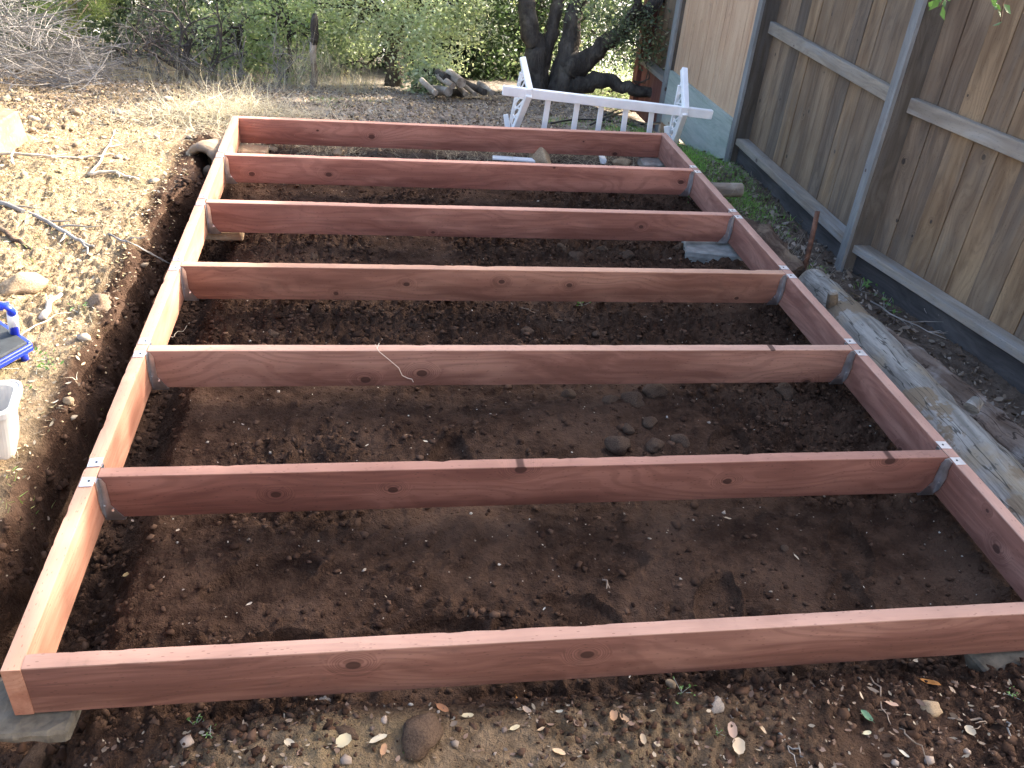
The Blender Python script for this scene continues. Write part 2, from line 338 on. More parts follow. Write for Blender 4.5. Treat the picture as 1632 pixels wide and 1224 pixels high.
class MB:
    def __init__(s): s.v = []; s.f = []; s.c = []
    def add(s, vs, fs, col=(.5, .5, .5)):
        b = len(s.v); s.v += [tuple(p) for p in vs]; s.f += [tuple(i + b for i in f) for f in fs]; s.c += [col] * len(vs)
    def box(s, lo, hi, col=(.5, .5, .5), mtx=None, jit=0):
        vs = [Vector((x, y, z)) for z in (lo[2], hi[2]) for y in (lo[1], hi[1]) for x in (lo[0], hi[0])]
        if jit: vs = [p + Vector((random.uniform(-jit, jit), random.uniform(-jit, jit), random.uniform(-jit, jit))) for p in vs]
        if mtx: vs = [mtx @ p for p in vs]
        s.add(vs, [(0, 2, 3, 1), (4, 5, 7, 6), (0, 1, 5, 4), (2, 6, 7, 3), (0, 4, 6, 2), (1, 3, 7, 5)], col)
    def prism(s, poly, d, col=(.5, .5, .5)):
        """poly: 3D points of a flat outline, d: thickness vector"""
        n = len(poly); d = Vector(d); vs = [Vector(p) for p in poly] + [Vector(p) + d for p in poly]
        s.add(vs, [tuple(range(n))[::-1], tuple(range(n, 2 * n))] + [(i, (i + 1) % n, n + (i + 1) % n, n + i) for i in range(n)], col)
    def bar(s, a, b, wd, dp, up=(0, 0, 1), col=(.5, .5, .5)):
        a = Vector(a); b = Vector(b); x = (b - a).normalized(); y = Vector(up).cross(x).normalized(); z = x.cross(y)
        L = (b - a).length; m = Matrix((x, y, z)).transposed().to_4x4(); m.translation = a
        s.box((0, -wd / 2, -dp / 2), (L, wd / 2, dp / 2), col, m)
    def tube(s, pts, rad, seg=6, jit=0, cap=True, col=(.5, .5, .5), nz=0, nf=8):
        pts = [Vector(p) for p in pts]; n = len(pts)
        if not hasattr(rad, '__len__'): rad = [rad] * n
        ref = Vector((0, 0, 1)) if abs((pts[-1] - pts[0]).normalized().z) < .9 else Vector((1, 0, 0))
        vs = []
        for i, p in enumerate(pts):
            t = (pts[min(i + 1, n - 1)] - pts[max(i - 1, 0)]).normalized(); x = t.cross(ref).normalized(); y = t.cross(x)
            for k in range(seg):
                a = 2 * math.pi * k / seg; d = x * math.cos(a) + y * math.sin(a); r = rad[i]
                if nz: r *= 1 + nz * mnoise.fractal(Vector((p * nf) + d * 1.3), 1, 2, 3)
                vs.append(p + d * r)
        fs = [(i * seg + k, i * seg + (k + 1) % seg, (i + 1) * seg + (k + 1) % seg, (i + 1) * seg + k) for i in range(n - 1) for k in range(seg)]
        if cap: fs += [tuple(range(seg))[::-1], tuple((n - 1) * seg + k for k in range(seg))]
        s.add(vs, fs, col)
    def build(s, name, mat, parent=None, smooth=False, bevel=0, attr=False, loc=None):
        me = bpy.data.meshes.new(name)
        L = Vector(loc) if loc is not None else None
        me.from_pydata([tuple(Vector(p) - L) for p in s.v] if L is not None else s.v, [], s.f)
        if attr:
            a = me.color_attributes.new('Col', 'FLOAT_COLOR', 'POINT'); a.data.foreach_set('color', np.array([(*c, 1) for c in s.c], np.float32).ravel())
        bm = bmesh.new(); bm.from_mesh(me); bmesh.ops.recalc_face_normals(bm, faces=bm.faces)
        if bevel: bmesh.ops.bevel(bm, geom=[e for e in bm.edges if e.calc_face_angle(0) > .6], offset=bevel, segments=1, affect='EDGES')
        bm.to_mesh(me); bm.free()
        o = link(name, me, mat, parent, smooth)
        if L is not None: o.location = L
        return o

# ------------------------------------------------------------------ ground sheet
def axis_pts(lo, hi, st, out_lo, out_hi, g=1.18):
    a = list(np.arange(lo, hi, st)); s = st; x = a[-1]
    while x < out_hi: s *= g; x += s; a.append(x)
    s = st; x = a[0]; pre = []
    while x > out_lo: s *= g; x -= s; pre.append(x)
    return np.array(pre[::-1] + a)
gx = axis_pts(-1.5, 3.35, .0085, -60, 60)
ys = [-.55]; 
while ys[-1] < 6.0: ys.append(ys[-1] + .0075 + max(0, ys[-1]) * .0036)
gy0 = np.array(ys); st = .03; y = gy0[-1]; post = []
while y < 90: st *= 1.15; y += st; post.append(y)
st = .0085; y = gy0[0]; pre = []
while y > -30: st *= 1.25; y -= st; pre.append(y)
gy = np.concatenate([pre[::-1], gy0, post])
X, Y = np.meshgrid(gx, gy); Z = H(X, Y)
nx, ny = len(gx), len(gy)
V = np.stack([X.ravel(), Y.ravel(), Z.ravel()], 1)
i = np.arange(nx - 1)[None, :] + (np.arange(ny - 1) * nx)[:, None]; i = i.ravel()
F = np.stack([i, i + 1, i + nx + 1, i + nx], 1)
def zones(x, y):
    n = fbm(x * 4, y * 4, 3, 77) * .08
    edge = -.21 + n * .7
    dry = ss(.0, -.07, x - edge) * ss(-.35, .6, y + n * 3) 
    far = ss(3.55, 4.1, y + n)
    dry = np.maximum(dry, far * ss(.2, -1.0, x + n * 3))
    grey = np.maximum(far * ss(-1.0, .2, x + n * 3), ss(2.5, 2.75, x) * .35)
    frontm = ss(.0, -.12, y) * ss(.1, .5, x + n * 4) * .35 * ss(1.9, 1.0, x)
    dry = np.maximum(dry, frontm)
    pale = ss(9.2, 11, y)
    return np.stack([dry, grey, pale], -1)
me = np_mesh('ground', V, F, zones(X.ravel(), Y.ravel()), 'Zone')
g = link('ground', me, M['ground'], smooth=True); tag(g, 'dark dug soil in and around the timber frame, paler dry earth beyond', 'ground', kind='structure')

# ------------------------------------------------------------------ boards with worn arrises
def board_mesh(L, wd=TB, hgt=HB, seed=0, n=220, wear=1.0):
    """board along +X from 0..L, y 0..wd, z 0..hgt"""
    r = .0022; n = max(30, int(n * L / 2.44))
    prof0 = [(0, 0), (wd, 0), (wd, hgt), (0, hgt)]
    V = []; S = seed * 13.7
    for i in range(n + 1):
        x = L * i / n
        def nz(k, f=9, o=3): return mnoise.fractal(Vector((x * f + S, k * 7.7, S)), 1, 2, o)
        bow = .0012 * nz(9, 1.2, 2); top = .0012 * nz(8, 1.5, 2)
        for k, (cy, cz) in enumerate(prof0):
            sy = 1 if cy == 0 else -1; sz = 1 if cz == 0 else -1
            chip = max(0, nz(k, 14) - .34) * .016 * wear if k in (2, 3) else 0
            rr = r * (1 + .5 * nz(k + 20, 20)) + chip
            e = .0003 * nz(k + 30, 60)
            pa = (cy + bow, cz + sz * rr + (top if cz else 0)); pb = (cy + sy * rr + bow, cz + (top if cz else 0) + e)
            pm = (cy + sy * rr * .28 + bow, cz + sz * rr * .28 + (top if cz else 0))
            seq = {0: (pa, pm, pb), 1: (pb, pm, pa), 2: (pa, pm, pb), 3: (pb, pm, pa)}[k]
            V += [(x, *p) for p in seq]
    m = 12; F = [(i * m + k, i * m + (k + 1) % m, (i + 1) * m + (k + 1) % m, (i + 1) * m + k) for i in range(n) for k in range(m)]
    F += [tuple(range(m))[::-1], tuple(n * m + k for k in range(m))]
    me = bpy.data.meshes.new('board'); me.from_pydata(V, [], F)
    bm = bmesh.new(); bm.from_mesh(me); bmesh.ops.recalc_face_normals(bm, faces=bm.faces); bm.to_mesh(me); bm.free()
    me.shade_smooth()
    try: me.set_sharp_from_angle(angle=R(35))
    except Exception: pass
    return me
YB = YJ[6] + TB
frame = empty('deck_frame', (0, 0, 0))
tag(frame, 'long red stained timber deck frame with cross joists laid over dark soil', 'deck frame')
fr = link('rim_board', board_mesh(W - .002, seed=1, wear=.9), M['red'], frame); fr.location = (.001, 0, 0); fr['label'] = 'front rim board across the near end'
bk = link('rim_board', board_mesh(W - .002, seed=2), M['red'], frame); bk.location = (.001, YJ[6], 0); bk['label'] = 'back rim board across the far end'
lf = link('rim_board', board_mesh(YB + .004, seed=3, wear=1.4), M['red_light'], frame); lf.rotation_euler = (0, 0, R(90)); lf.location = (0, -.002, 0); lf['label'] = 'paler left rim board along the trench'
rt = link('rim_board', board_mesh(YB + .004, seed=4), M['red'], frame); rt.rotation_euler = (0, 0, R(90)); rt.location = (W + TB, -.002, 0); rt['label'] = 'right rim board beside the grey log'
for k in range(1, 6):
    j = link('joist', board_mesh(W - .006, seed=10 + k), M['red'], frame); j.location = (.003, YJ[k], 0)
TONE = {1: (.74, .66, .66), 2: (1.12, 1.16, 1.15), 3: (1.12, 1.10, 1.0), 4: (1.28, 1.20, 1.18), 5: (1.48, 1.30, 1.25)}  # board tones; far joists and back rim lightened in place of lens glare
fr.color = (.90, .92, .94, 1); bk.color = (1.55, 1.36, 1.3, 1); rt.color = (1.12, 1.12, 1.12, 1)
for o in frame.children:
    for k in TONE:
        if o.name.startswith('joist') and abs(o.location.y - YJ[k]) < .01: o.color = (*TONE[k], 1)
def hanger(y, side):
    s = 1 if side == 0 else -1; x0 = .0015 if side == 0 else W - .0015
    P = lambda dx, yy, z: (x0 + s * dx, yy, z)
    e = MB(); t = .0016
    for f in (0, 1):                                                  # near and far cheek
        yf = y - .0035 if f == 0 else y + TB + .0035; d = -1 if f == 0 else 1
        e.prism([P(0, yf, .136), P(.010, yf, .134), P(.018, yf, .118), P(.020, yf, .045), P(.034, yf, .022), P(.052, yf, -.003), P(0, yf, -.003)], (0, -d * t, 0))
        e.prism([P(.0005, yf, .1385), P(.0005, yf + d * .020, .1385), P(.0005, yf + d * .018, .105), P(.0005, yf + d * .024, .08), P(.0005, yf + d * .016, .03), P(.0005, yf, .0)], (s * t, 0, 0))
    e.box(*[tuple(f(a, b) for a, b in zip(P(0, y - .004, -.0055), P(.052, y + TB + .004, -.0035))) for f in (min, max)])
    o = e.build('joist_hanger', M['galv'], frame)
    for f in (0, 1):
        d = -1 if f == 0 else 1; yf = y - .004 if f == 0 else y + TB + .004
        b = MB(); sk = random.uniform(-.003, .003)
        pts = [(-s * .001, 0), (-s * .034, sk * d), (-s * .034, d * .036 + sk), (-s * .001, d * .036)]
        b.prism([(x0 + a, yf + c, .1412) for a, c in pts], (0, 0, .0014))
        b.build('tab', M['tab'], o, bevel=.0004)
        n = MB(); n.tube([(x0 - s * .014, yf + d * .016, .1424), (x0 - s * .014, yf + d * .016, .1442)], .0032, 8); n.build('nail', M['hole'], o)
    n = MB(); n.tube([(x0 + s * .026, y - .0035, .03), (x0 + s * .026, y - .013, .035)], .0034, 8); n.tube([(x0 + s * .006, y - .012, .05), (x0 + s * .009, y - .0125, .05)], .003, 8)
    n.build('nail', M['nail'], o)
for k in range(1, 6):
    for side in (0, 1): hanger(YJ[k], side)
tw = MB(); y2 = YJ[2]
tw.tube([(.735, y2 + .02, .157), (.728, y2 + .004, .146), (.735, y2 - .004, .138), (.765, y2 - .005, .11), (.80, y2 - .005, .075), (.812, y2 - .006, .045), (.83, y2 - .005, .034), (.845, y2 - .006, .030), (.85, y2 - .006, .018)], .0013, 5)
tw.tube([(.728, y2 + .004, .147), (.722, y2 + .012, .156)], .0012, 5)
tag(tw.build('twine', M['string']), 'thin pale twine hanging over the top edge of a middle joist', 'twine')

# ------------------------------------------------------------------ footings
def slab(name, c, size, rz, mat, label, jit=.006):
    m = MB(); hx, hy, hz = (s / 2 for s in size); m.box((-hx, -hy, -hz), (hx, hy, hz), jit=jit)
    o = m.build(name, mat, bevel=.006); 
    bm = bmesh.new(); bm.from_mesh(o.data); bmesh.ops.subdivide_edges(bm, edges=bm.edges, cuts=4, use_grid_fill=True)
    for v in bm.verts: v.co += v.normal * .006 * mnoise.fractal(v.co * 25, 1, 2, 3)
    bm.to_mesh(o.data); bm.free(); o.location = c; o.rotation_euler = (0, 0, rz)
    tag(o, label, 'footing'); return o
slab('concrete_footing', (-.01, .025, -.018), (.185, .14, .028), R(-3), M['concrete'], 'mossy grey footing slab under the near left corner of the frame')
slab('concrete_footing', (2.37, 2.50, -.05), (.28, .20, .062), R(-10), M['concrete_pale'], 'pale grey footing block under the right ends of the middle joists')
slab('concrete_footing', (2.36, -.09, -.045), (.26, .30, .08), R(12), M['concrete'], 'rough grey footing under the near right corner of the frame', .02)
slab('concrete_footing', (.07, 3.68, -.03), (.17, .12, .05), 0, M['rock_tan'], 'tan footing block under the far left corner of the frame')
slab('concrete_footing', (2.40, 3.70, -.03), (.14, .12, .05), 0, M['rock_grey'], 'brown footing block under the far right corner of the frame')
slab('concrete_footing', (.02, 2.58, -.03), (.24, .10, .05), 0, M['rock_tan'], 'small tan footing block under the left rim near the fourth joist')

# ------------------------------------------------------------------ rocks
def rock(loc, size, mat, label, seed, flat=.7, name='rock', sub=3, sink=.3, group=None, rz=None):
    bm = bmesh.new(); bmesh.ops.create_icosphere(bm, subdivisions=sub, radius=1); S = Vector((seed * 3.1, seed * 1.7, seed))
    for v in bm.verts:
        n = mnoise.fractal(v.co * .9 + S, 1, 2, 2) * .45 + mnoise.fractal(v.co * 3.5 + S, 1, 2, 3) * .09
        d = v.co.copy(); v.co = d * (1 + n)
        for ax in ((.7, .5, .5), (-.6, .3, .75), (.1, -.8, .6)):      # broken facets
            a = Vector(ax).normalized(); q = v.co.dot(a)
            if q > .78: v.co -= a * (q - .78) * .8
    me = bpy.data.meshes.new(name); bm.to_mesh(me); bm.free(); me.shade_smooth()
    o = link(name, me, mat); sx, sy = (size, size * .75) if not hasattr(size, '__len__') else size
    o.scale = (sx, sy, (sx + sy) / 2 * flat); o.rotation_euler = (0, 0, seed * 1.3 if rz is None else rz)
    o.location = (loc.x, loc.y, loc.z + (sx + sy) / 2 * flat * (1 - 2 * sink) * .8)
    tag(o, label, 'rock', group); return o
rk = [
 ((668, 1178), (.052, .045), 'rock_brown', 'largest brown rock in the soil in front of the near rim board', 1),
 ((548, 1170), (.026, .018), 'rock_brown', 'small dark brown rock left of the largest rock at the bottom edge', 2),
 ((1140, 1128), (.026, .018), 'rock_grey', 'smooth tan grey rock in front of the near rim board, right of centre', 3),
 ((1070, 1092), (.014, .011), 'rock_tan', 'small tan stone just in front of the near rim board', 4),
 ((796, 1086), (.013, .010), 'rock_brown', 'small brown stone touching the bottom of the near rim board', 5),
 ((520, 1118), (.02, .016), 'rock_grey', 'flat stone tucked under the near rim board', 6),
 ((1480, 1130), (.026, .02), 'rock_tan', 'crumbly pale yellow stone in shade near the bottom right', 7),
 ((1043, 628), (.043, .036), 'rock_brown', 'big dark rock below the third joist from the front, middle of the bay', 8),
 ((1008, 640), (.036, .03), 'rock_brown', 'dark rock beside the big one below the third joist', 9),
 ((972, 642), (.026, .022), 'rock_brown', 'angular brown rock left of the pair below the third joist', 10),
 ((1250, 628), (.040, .033), 'rock_brown', 'dark round rock below the third joist near the right side', 11),
 ((985, 712), (.036, .030), 'rock_brown', 'lumpy rock just behind the first joist', 12),
 ((1045, 712), (.026, .022), 'rock_brown', 'rounded rock behind the first joist, right of the lumpy one', 13),
 ((1085, 705), (.028, .022), 'rock_brown', 'low brown rock behind the first joist, rightmost of three', 14),
 ((1035, 675), (.022, .019), 'rock_brown', 'small rock midway between the dark pair and the first joist', 15),
 ((1000, 685), (.019, .015), 'rock_brown', 'little stone left of the midway rock in the second bay', 16),
 ((905, 630), (.022, .018), 'rock_brown', 'small brown rock half buried below the third joist', 17),
 ((1085, 398), (.028, .03), 'rock_brown', 'dark rock beside the pale footing block in the fourth bay', 18),
 ((1000, 410), (.030, .026), 'rock_brown', 'brown rock in the fourth bay left of the footing block', 19),
 ((918, 412), (.034, .028), 'rock_brown', 'larger brown rock in the fourth bay, behind the knotty joist', 20),
 ((895, 398), (.028, .02), 'rock_brown', 'brown rock behind the larger one in the fourth bay', 21),
 ((960, 400), (.024, .02), 'rock_brown', 'small brown rock between two others in the fourth bay', 22),
 ((500, 412), (.026, .018), 'rock_brown', 'low brown stone in the fourth bay on the left', 23),
 ((840, 532), (.026, .022), 'rock_brown', 'round dark rock in the third bay near its middle', 24),
 ((950, 534), (.016, .013), 'rock_brown', 'small dark rock in the third bay right of its middle', 25),
 ((435, 535), (.022, .016), 'rock_brown', 'small brown stone in the third bay on the left', 26),
 ((1250, 875), (.014, .012), 'rock_brown', 'small brown stone in the nearest bay on the right', 27),
 ((860, 258), (.12, .05), 'rock_tan', 'broad tan rock showing below the far rim board', 28),
 ((990, 262), (.06, .035), 'rock_tan', 'pale cream rock below the far rim board near the right end', 29),
 ((540, 245), (.05, .028), 'rock_tan', 'tan rock below the far rim board left of centre', 30),
 ((430, 240), (.05, .028), 'rock_tan', 'tan rock beside the far left footing block', 31),
 ((35, 462), (.080, .052), 'rock_tan', 'big tan rock on the sunny bank at the left edge', 32),
 ((160, 488), (.060, .042), 'rock_soil', 'flat brown rock set in the top of the trench bank', 33),
 ((45, 226), (.042, .035), 'rock_tan', 'small yellow stone beside the cut block at the far left', 34),
 ((27, 228), (.030, .034), 'rock_grey', 'small dark grey stone beside the cut block at the far left', 35),
 ((122, 181), (.04, .026), 'rock_tan', 'tan stone on the dry ground left of the straw heap', 36),
 ((8, 162), (.045, .03), 'rock_tan', 'yellow stone at the left edge before the brush pile', 37),
 ((186, 182), (.045, .03), 'rock_grey', 'grey stone on the dry ground left of the straw heap', 38),
 ((70, 192), (.03, .022), 'rock_tan', 'small stone on the dry ground behind the cut block', 39),
 ((1008, 150), (.14, .09), 'rock_grey', 'flat grey rocks at the foot of the reddish fence post', 40),
 ((1045, 172), (.10, .06), 'rock_grey', 'low grey rock against the far fence bay', 41),
 ((60, 1214), (.05, .03), 'rock_brown', 'brown lump of stone at the bottom left corner', 42),
 ((110, 640), (.02, .015), 'rock_tan', 'small stone beside the white container', 43),
 ((655, 188), (.05, .03), 'rock_grey', 'small grey stone behind the far rim board', 44),
]
for (px, sz, m, lab, sd_) in rk:
    sz = tuple(q * 1.25 for q in sz) if 8 <= sd_ <= 26 else sz; rock(at(*px), sz, M[m], lab, sd_, sink=.28)
blk = MB(); p = at(-6, 232)
mt = Matrix.Translation(p + Vector((-.03, 0, .07))) @ Matrix.Rotation(R(-25), 4, 'Z') @ Matrix.Rotation(R(8), 4, 'X')
blk.box((-.16, -.1, -.08), (.13, .1, .075), mtx=mt, jit=.01); tag(blk.build('cut_block', M['rock_tan'], bevel=.008), 'pale tan squared block lying at the left edge of the yard', 'block')

# ------------------------------------------------------------------ logs
def log(pts, rad, mat, label, seg=26, nz=.10, name='log', ends=None, nf=6, extra=None, cat='log'):
    P = [Vector(p) for p in pts]; D = []; RR = []
    n = 12
    for a in range(len(P) - 1):
        for i in range(n):
            t = i / n; D.append(P[a].lerp(P[a + 1], t)); RR.append(rad[a] * (1 - t) + rad[a + 1] * t)
    D.append(P[-1]); RR.append(rad[-1])
    # local frame: X along the log so that streaks follow it
    x = (P[-1] - P[0]).normalized(); y = Vector((0, 0, 1)).cross(x).normalized(); z = x.cross(y)
    mw = Matrix((x, y, z)).transposed().to_4x4(); mw.translation = P[0]; inv = mw.inverted()
    m = MB(); m.tube([inv @ q for q in D], RR, seg, nz=nz, nf=nf)
    if extra: extra(m, inv)
    o = m.build(name, mat, smooth=True); o.matrix_world = mw
    try: o.data.set_sharp_from_angle(angle=R(50))
    except Exception: pass
    return tag(o, label, cat)
def branch_stubs(m, inv):
    for (x, y, z, dx, dy, dz, r) in ((2.62, 1.75, .05, -.02, -.01, .07, .02), (2.75, .95, .08, .03, .02, .02, .022)):
        a = inv @ Vector((x, y, z)); b = inv @ Vector((x + dx, y + dy, z + dz)); m.tube([a, b], [r * 1.3, r], 10)
log([(2.715, 2.12, -.03), (2.68, 1.7, -.03), (2.665, 1.2, -.035), (2.67, .7, -.05), (2.72, -.2, -.06)], [.075, .115, .125, .135, .14], M['silver'], 'thick silver grey bare log lying against the right rim board', extra=branch_stubs)
log([(2.83, 2.10, -.12), (2.885, 1.7, -.11), (2.93, 1.2, -.10), (2.99, .8, -.11), (3.1, .2, -.12)], [.04, .075, .09, .10, .11], M['oldlog'], 'flaking brown log lying between the silver log and the fence', nz=.22)
log([(2.57, 2.98, -.06), (2.66, 2.62, -.05), (2.665, 2.16, -.05)], [.05, .085, .075], M['rotten'], 'dark rotten log crumbling beside the right rim board', nz=.35, nf=9)
sa = atz(1132, 302, -.05); sb = atz(1181, 303, -.05)
log([sa, sb], [.042, .040], M['firewood'], 'short grey log stub beside the far end of the right rim board', nz=.06)
# hollow stump piece
def hollow():
    a = at(328, 282) + Vector((-.015, 0, .078)); ax = Vector((.30, .95, -.10)).normalized(); x = ax.cross(Vector((0, 0, 1))).normalized(); y = x.cross(ax)
    m = MB(); vs = []; seg = 28
    prof = [(.0, .068), (-.004, .095), (.02, .115), (.10, .118), (.2, .105), (.26, .06), (.26, .001)]
    prof = [(d_, r_ * .86) for d_, r_ in [(.22, .02), (.16, .055), (.04, .066)] + prof]
    for (d, r) in prof:
        for k in range(seg):
            an = 2 * math.pi * k / seg; dr = x * math.cos(an) * 1.05 + y * math.sin(an) * .9
            rr = r * (1 + .16 * mnoise.fractal(dr * 1.6 + Vector((d * 3, 4, 0)), 1, 2, 3)); dd = d + .022 * mnoise.noise(dr * 2.1) * (1 if d < .06 else 0)
            vs.append(a + ax * dd + dr * rr)
    n = len(prof); fs = [(i * seg + k, i * seg + (k + 1) % seg, (i + 1) * seg + (k + 1) % seg, (i + 1) * seg + k) for i in range(n - 1) for k in range(seg)]
    m.add(vs, fs); m.tube([a + Vector((.03, .05, -.05)), a + Vector((.035, -.03, -.035))], [.02, .026], 9)
    tag(m.build('hollow_log', M['hollow'], smooth=True), 'hollow tan log section lying open beside the far left corner of the frame', 'log')
hollow()

# ------------------------------------------------------------------ fence
FX = [(3.46, .2), (3.385, 1.0), (3.13, 2.61), (3.125, 4.33), (3.09, 5.75), (3.06, 6.55)]
FX = [(3.62, .35), (3.13, 2.61), (3.14, 4.33), (3.09, 5.75), (3.06, 6.55)]
ZR = -.03; ZTOP = 1.75
fence = empty('fence', (3.13, 2.61, -.2))
tag(fence, 'tall plank fence with grey posts running along the right side of the yard', 'fence')
def fpart(m, name, mat, **k):
    o = m.build(name, mat, None, **k); o.location = o.location + Vector(fence.location) * 0
    o.parent = fence; o.matrix_parent_inverse = Matrix.Translation(fence.location).inverted(); return o
def seg_frame(a, b):
    a = Vector((*a, 0)); b = Vector((*b, 0)); d = (b - a).normalized(); nrm = Vector((-d.y, d.x, 0)); 
    if nrm.x < 0: nrm = -nrm                                           # away from the yard
    return a, d, nrm, (b - a).length
def fbox(m, a, d, nrm, s0, s1, n0, n1, z0, z1, col=(.5, .5, .5)):
    vs = []
    for z in (z0, z1):
        for n_ in (n0, n1):
            for s_ in (s0, s1): q = a + d * s_ + nrm * n_; vs.append((q.x, q.y, z if not callable(z) else z(q)))
    m.add(vs, [(0, 2, 3, 1), (4, 5, 7, 6), (0, 1, 5, 4), (2, 6, 7, 3), (0, 4, 6, 2), (1, 3, 7, 5)], col)
def frame_obj(m, name, mat, a, d, **k):
    """store vertices with local Y along the fence so grain follows"""
    ang = math.atan2(d.y, d.x) - math.pi / 2; mw = Matrix.Translation(a) @ Matrix.Rotation(ang, 4, 'Z'); inv = mw.inverted()
    m.v = [tuple(inv @ Vector(p)) for p in m.v]; o = m.build(name, mat, None, **k); o.parent = fence
    o.matrix_parent_inverse = Matrix.Translation(fence.location).inverted(); o.matrix_basis = mw; return o
def bay(a_, b_, kind):
    a, d, nrm, L = seg_frame(a_, b_)
    s0, s1 = .045, L - .045
    m = MB(); s = s0; k = 0; back = .10 if kind != 'tan' else .025; wbd = .135 if kind != 'tan' else .088
    zb = ZR - .05 if kind != 'tan' else .052
    while s < s1 - .01:
        wd = min(wbd * random.uniform(.93, 1.05), s1 - s); c = random.random() if kind != 'tan' else random.uniform(.4, .52); off = random.uniform(0, .006)
        gap = random.uniform(.002, .005) if kind != 'tan' else .003
        # boards get a few rows of vertices so their edges wander a little
        n = 9; vs = []; lean = random.uniform(-.006, .006)
        for i in range(n):
            z = zb + (ZTOP - zb) * i / (n - 1); e0 = .0015 * mnoise.noise(Vector((s * 9, z * 3, 1))); e1 = .0015 * mnoise.noise(Vector((s * 9 + wd, z * 3, 2)))
            cup = .003 * mnoise.noise(Vector((s * 7, z * 1.2, 5))) + lean * (z / 1.6) * .3
            for (ss_, nn) in ((s + gap / 2 + e0, back + off + cup), (s + wd - gap / 2 + e1, back + off - cup), (s + wd - gap / 2 + e1, back + off + .018), (s + gap / 2 + e0, back + off + .018)):
                q = a + d * ss_ + nrm * nn; vs.append((q.x, q.y, z))
        fs = [(i * 4 + j, i * 4 + (j + 1) % 4, (i + 1) * 4 + (j + 1) % 4, (i + 1) * 4 + j) for i in range(n - 1) for j in range(4)] + [(0, 1, 2, 3), tuple((n - 1) * 4 + j for j in range(4))]
        m.add(vs, fs, (c, (c * 7.31) % 1, (c * 3.7) % 1) if kind != 'tan' else (c, .5, 1 - c)); s += wd
    bk_ = MB(); fbox(bk_, a, d, nrm, s0, s1, back + .027, back + .036, zb, ZTOP - .02); frame_obj(bk_, 'gap_blocker', M['kick'], a, d)  # dark sheet added so no daylight shows through the board gaps
    o = frame_obj(m, 'board_panel', M['tan'] if kind == 'tan' else M['fence'], a, d, attr=True)
    if kind == 'tan': o['label'] = 'newer tan board panel'
    if kind == 'tan':
        m = MB(); fbox(m, a, d, nrm, s0, s1, -.004, .022, -.34, .066); o = frame_obj(m, 'kickboard', M['green_kick'], a, d); o['label'] = 'pale green grey kickboard'
    else:
        m = MB(); fbox(m, a, d, nrm, s0, s1, .012, .098, ZR - .04, ZR); frame_obj(m, 'bottom_rail', M['rail'], a, d, bevel=.002)
        m = MB(); fbox(m, a, d, nrm, s0, s1, .045, .085, -.5, ZR - .042); o = frame_obj(m, 'kickboard', M['kick'] if kind != 'far' else M['red_post'], a, d)
        if kind == 'near':
            m = MB(); fbox(m, a, d, nrm, s0 - .0, s1, .062, .0985, .645, .715); frame_obj(m, 'middle_rail', M['rail'], a, d, bevel=.003)
            m = MB(); fbox(m, a, d, nrm, s0, s1, .062, .0985, 1.33, 1.40); frame_obj(m, 'top_rail', M['rail'], a, d, bevel=.003)
bay(FX[1], FX[0], 'near'); bay(FX[1], FX[2], 'near'); bay(FX[2], FX[3], 'tan'); bay(FX[3], FX[4], 'far')
def post_at(p, d, h=1.79, mat='post', w=.09, dep=.15, lit_face='post_lit', zb=-.5):
    a = Vector((*p, 0)); d = Vector((*d, 0)).normalized(); nrm = Vector((d.y, -d.x, 0)); 
    if nrm.x < 0: nrm = -nrm
    m = MB(); fbox(m, a, d, nrm, -w / 2, w / 2, .004, dep, zb, h); o = frame_obj(m, 'post', M[mat], a, d, bevel=.003)
    if lit_face:
        m = MB(); fbox(m, a, d, nrm, -w / 2 - .002, w / 2 - .03, -.016, .003, zb, h - .01); f = frame_obj(m, 'lit_face_strip', M[lit_face], a, d, bevel=.001)  # pale strip paints the sky-lit side of the post
        f.parent = None; f.parent = o; f.matrix_parent_inverse = Matrix(); f.matrix_basis = Matrix()
    return o
post_at(FX[1], (0, 1)); post_at(FX[2], (0, 1)); o = post_at(FX[3], (0, 1), w=.12); o['label'] = 'greenish grey post between tan and far bays'
o = post_at(FX[4], (0, 1), mat='red_post', lit_face=None, w=.12); o['label'] = 'reddish brown end post'
post_at(FX[0], (0, 1))

# ------------------------------------------------------------------ rusty stake
p = at(1278, 440); q = atz(1303, 337, .13); m = MB()
m.tube([p + Vector((0, 0, -.05)), p.lerp(q, .5) + Vector((.004, 0, 0)), q], [.014, .0135, .0125], 12, nz=.2, nf=20)
tag(m.build('stake', M['rust'], smooth=True), 'thin rusty brown stake stuck upright in the soil beside the fence', 'stake')

# ------------------------------------------------------------------ white arbor on its side
arb = empty('garden_arbor', (2.15, 4.1, h1(2.15, 4.1, False)))
tag(arb, 'white slatted garden arbor lying on its side behind the frame', 'arbor')
def apart(m, name, mat=None, **k):
    o = m.build(name, mat or M['white'], None, **k); o.parent = arb; o.matrix_parent_inverse = Matrix.Translation(arb.location).inverted(); return o
A = Vector((1.50, 4.0, .29)); B = Vector((2.83, 4.0, .20)); AB = B - A
def on(t, dy=0, dz=0): q = A + AB * t; return q + Vector((0, dy, dz))
m = MB(); m.bar(A, B, .035, .055); apart(m, 'ridge_beam', bevel=.003)
zg = lambda x, y: h1(x, y, False)
for u in (874, 921, 960, 1000, 1042):                                   # slats leaning back from the beam to the ground
    x = aty(u, 165, 4.0).x; t = (x - A.x) / AB.x; tp = on(t, .012, -.03)
    m = MB(); bx_ = aty(u - 8, 215, 4.02); b = tp + (bx_ - tp) * 1.7; b.z = max(b.z, zg(b.x, b.y) - .02); m.bar(tp, b, .032, .016, up=(0, 1, 0)); apart(m, 'slat', bevel=.002)
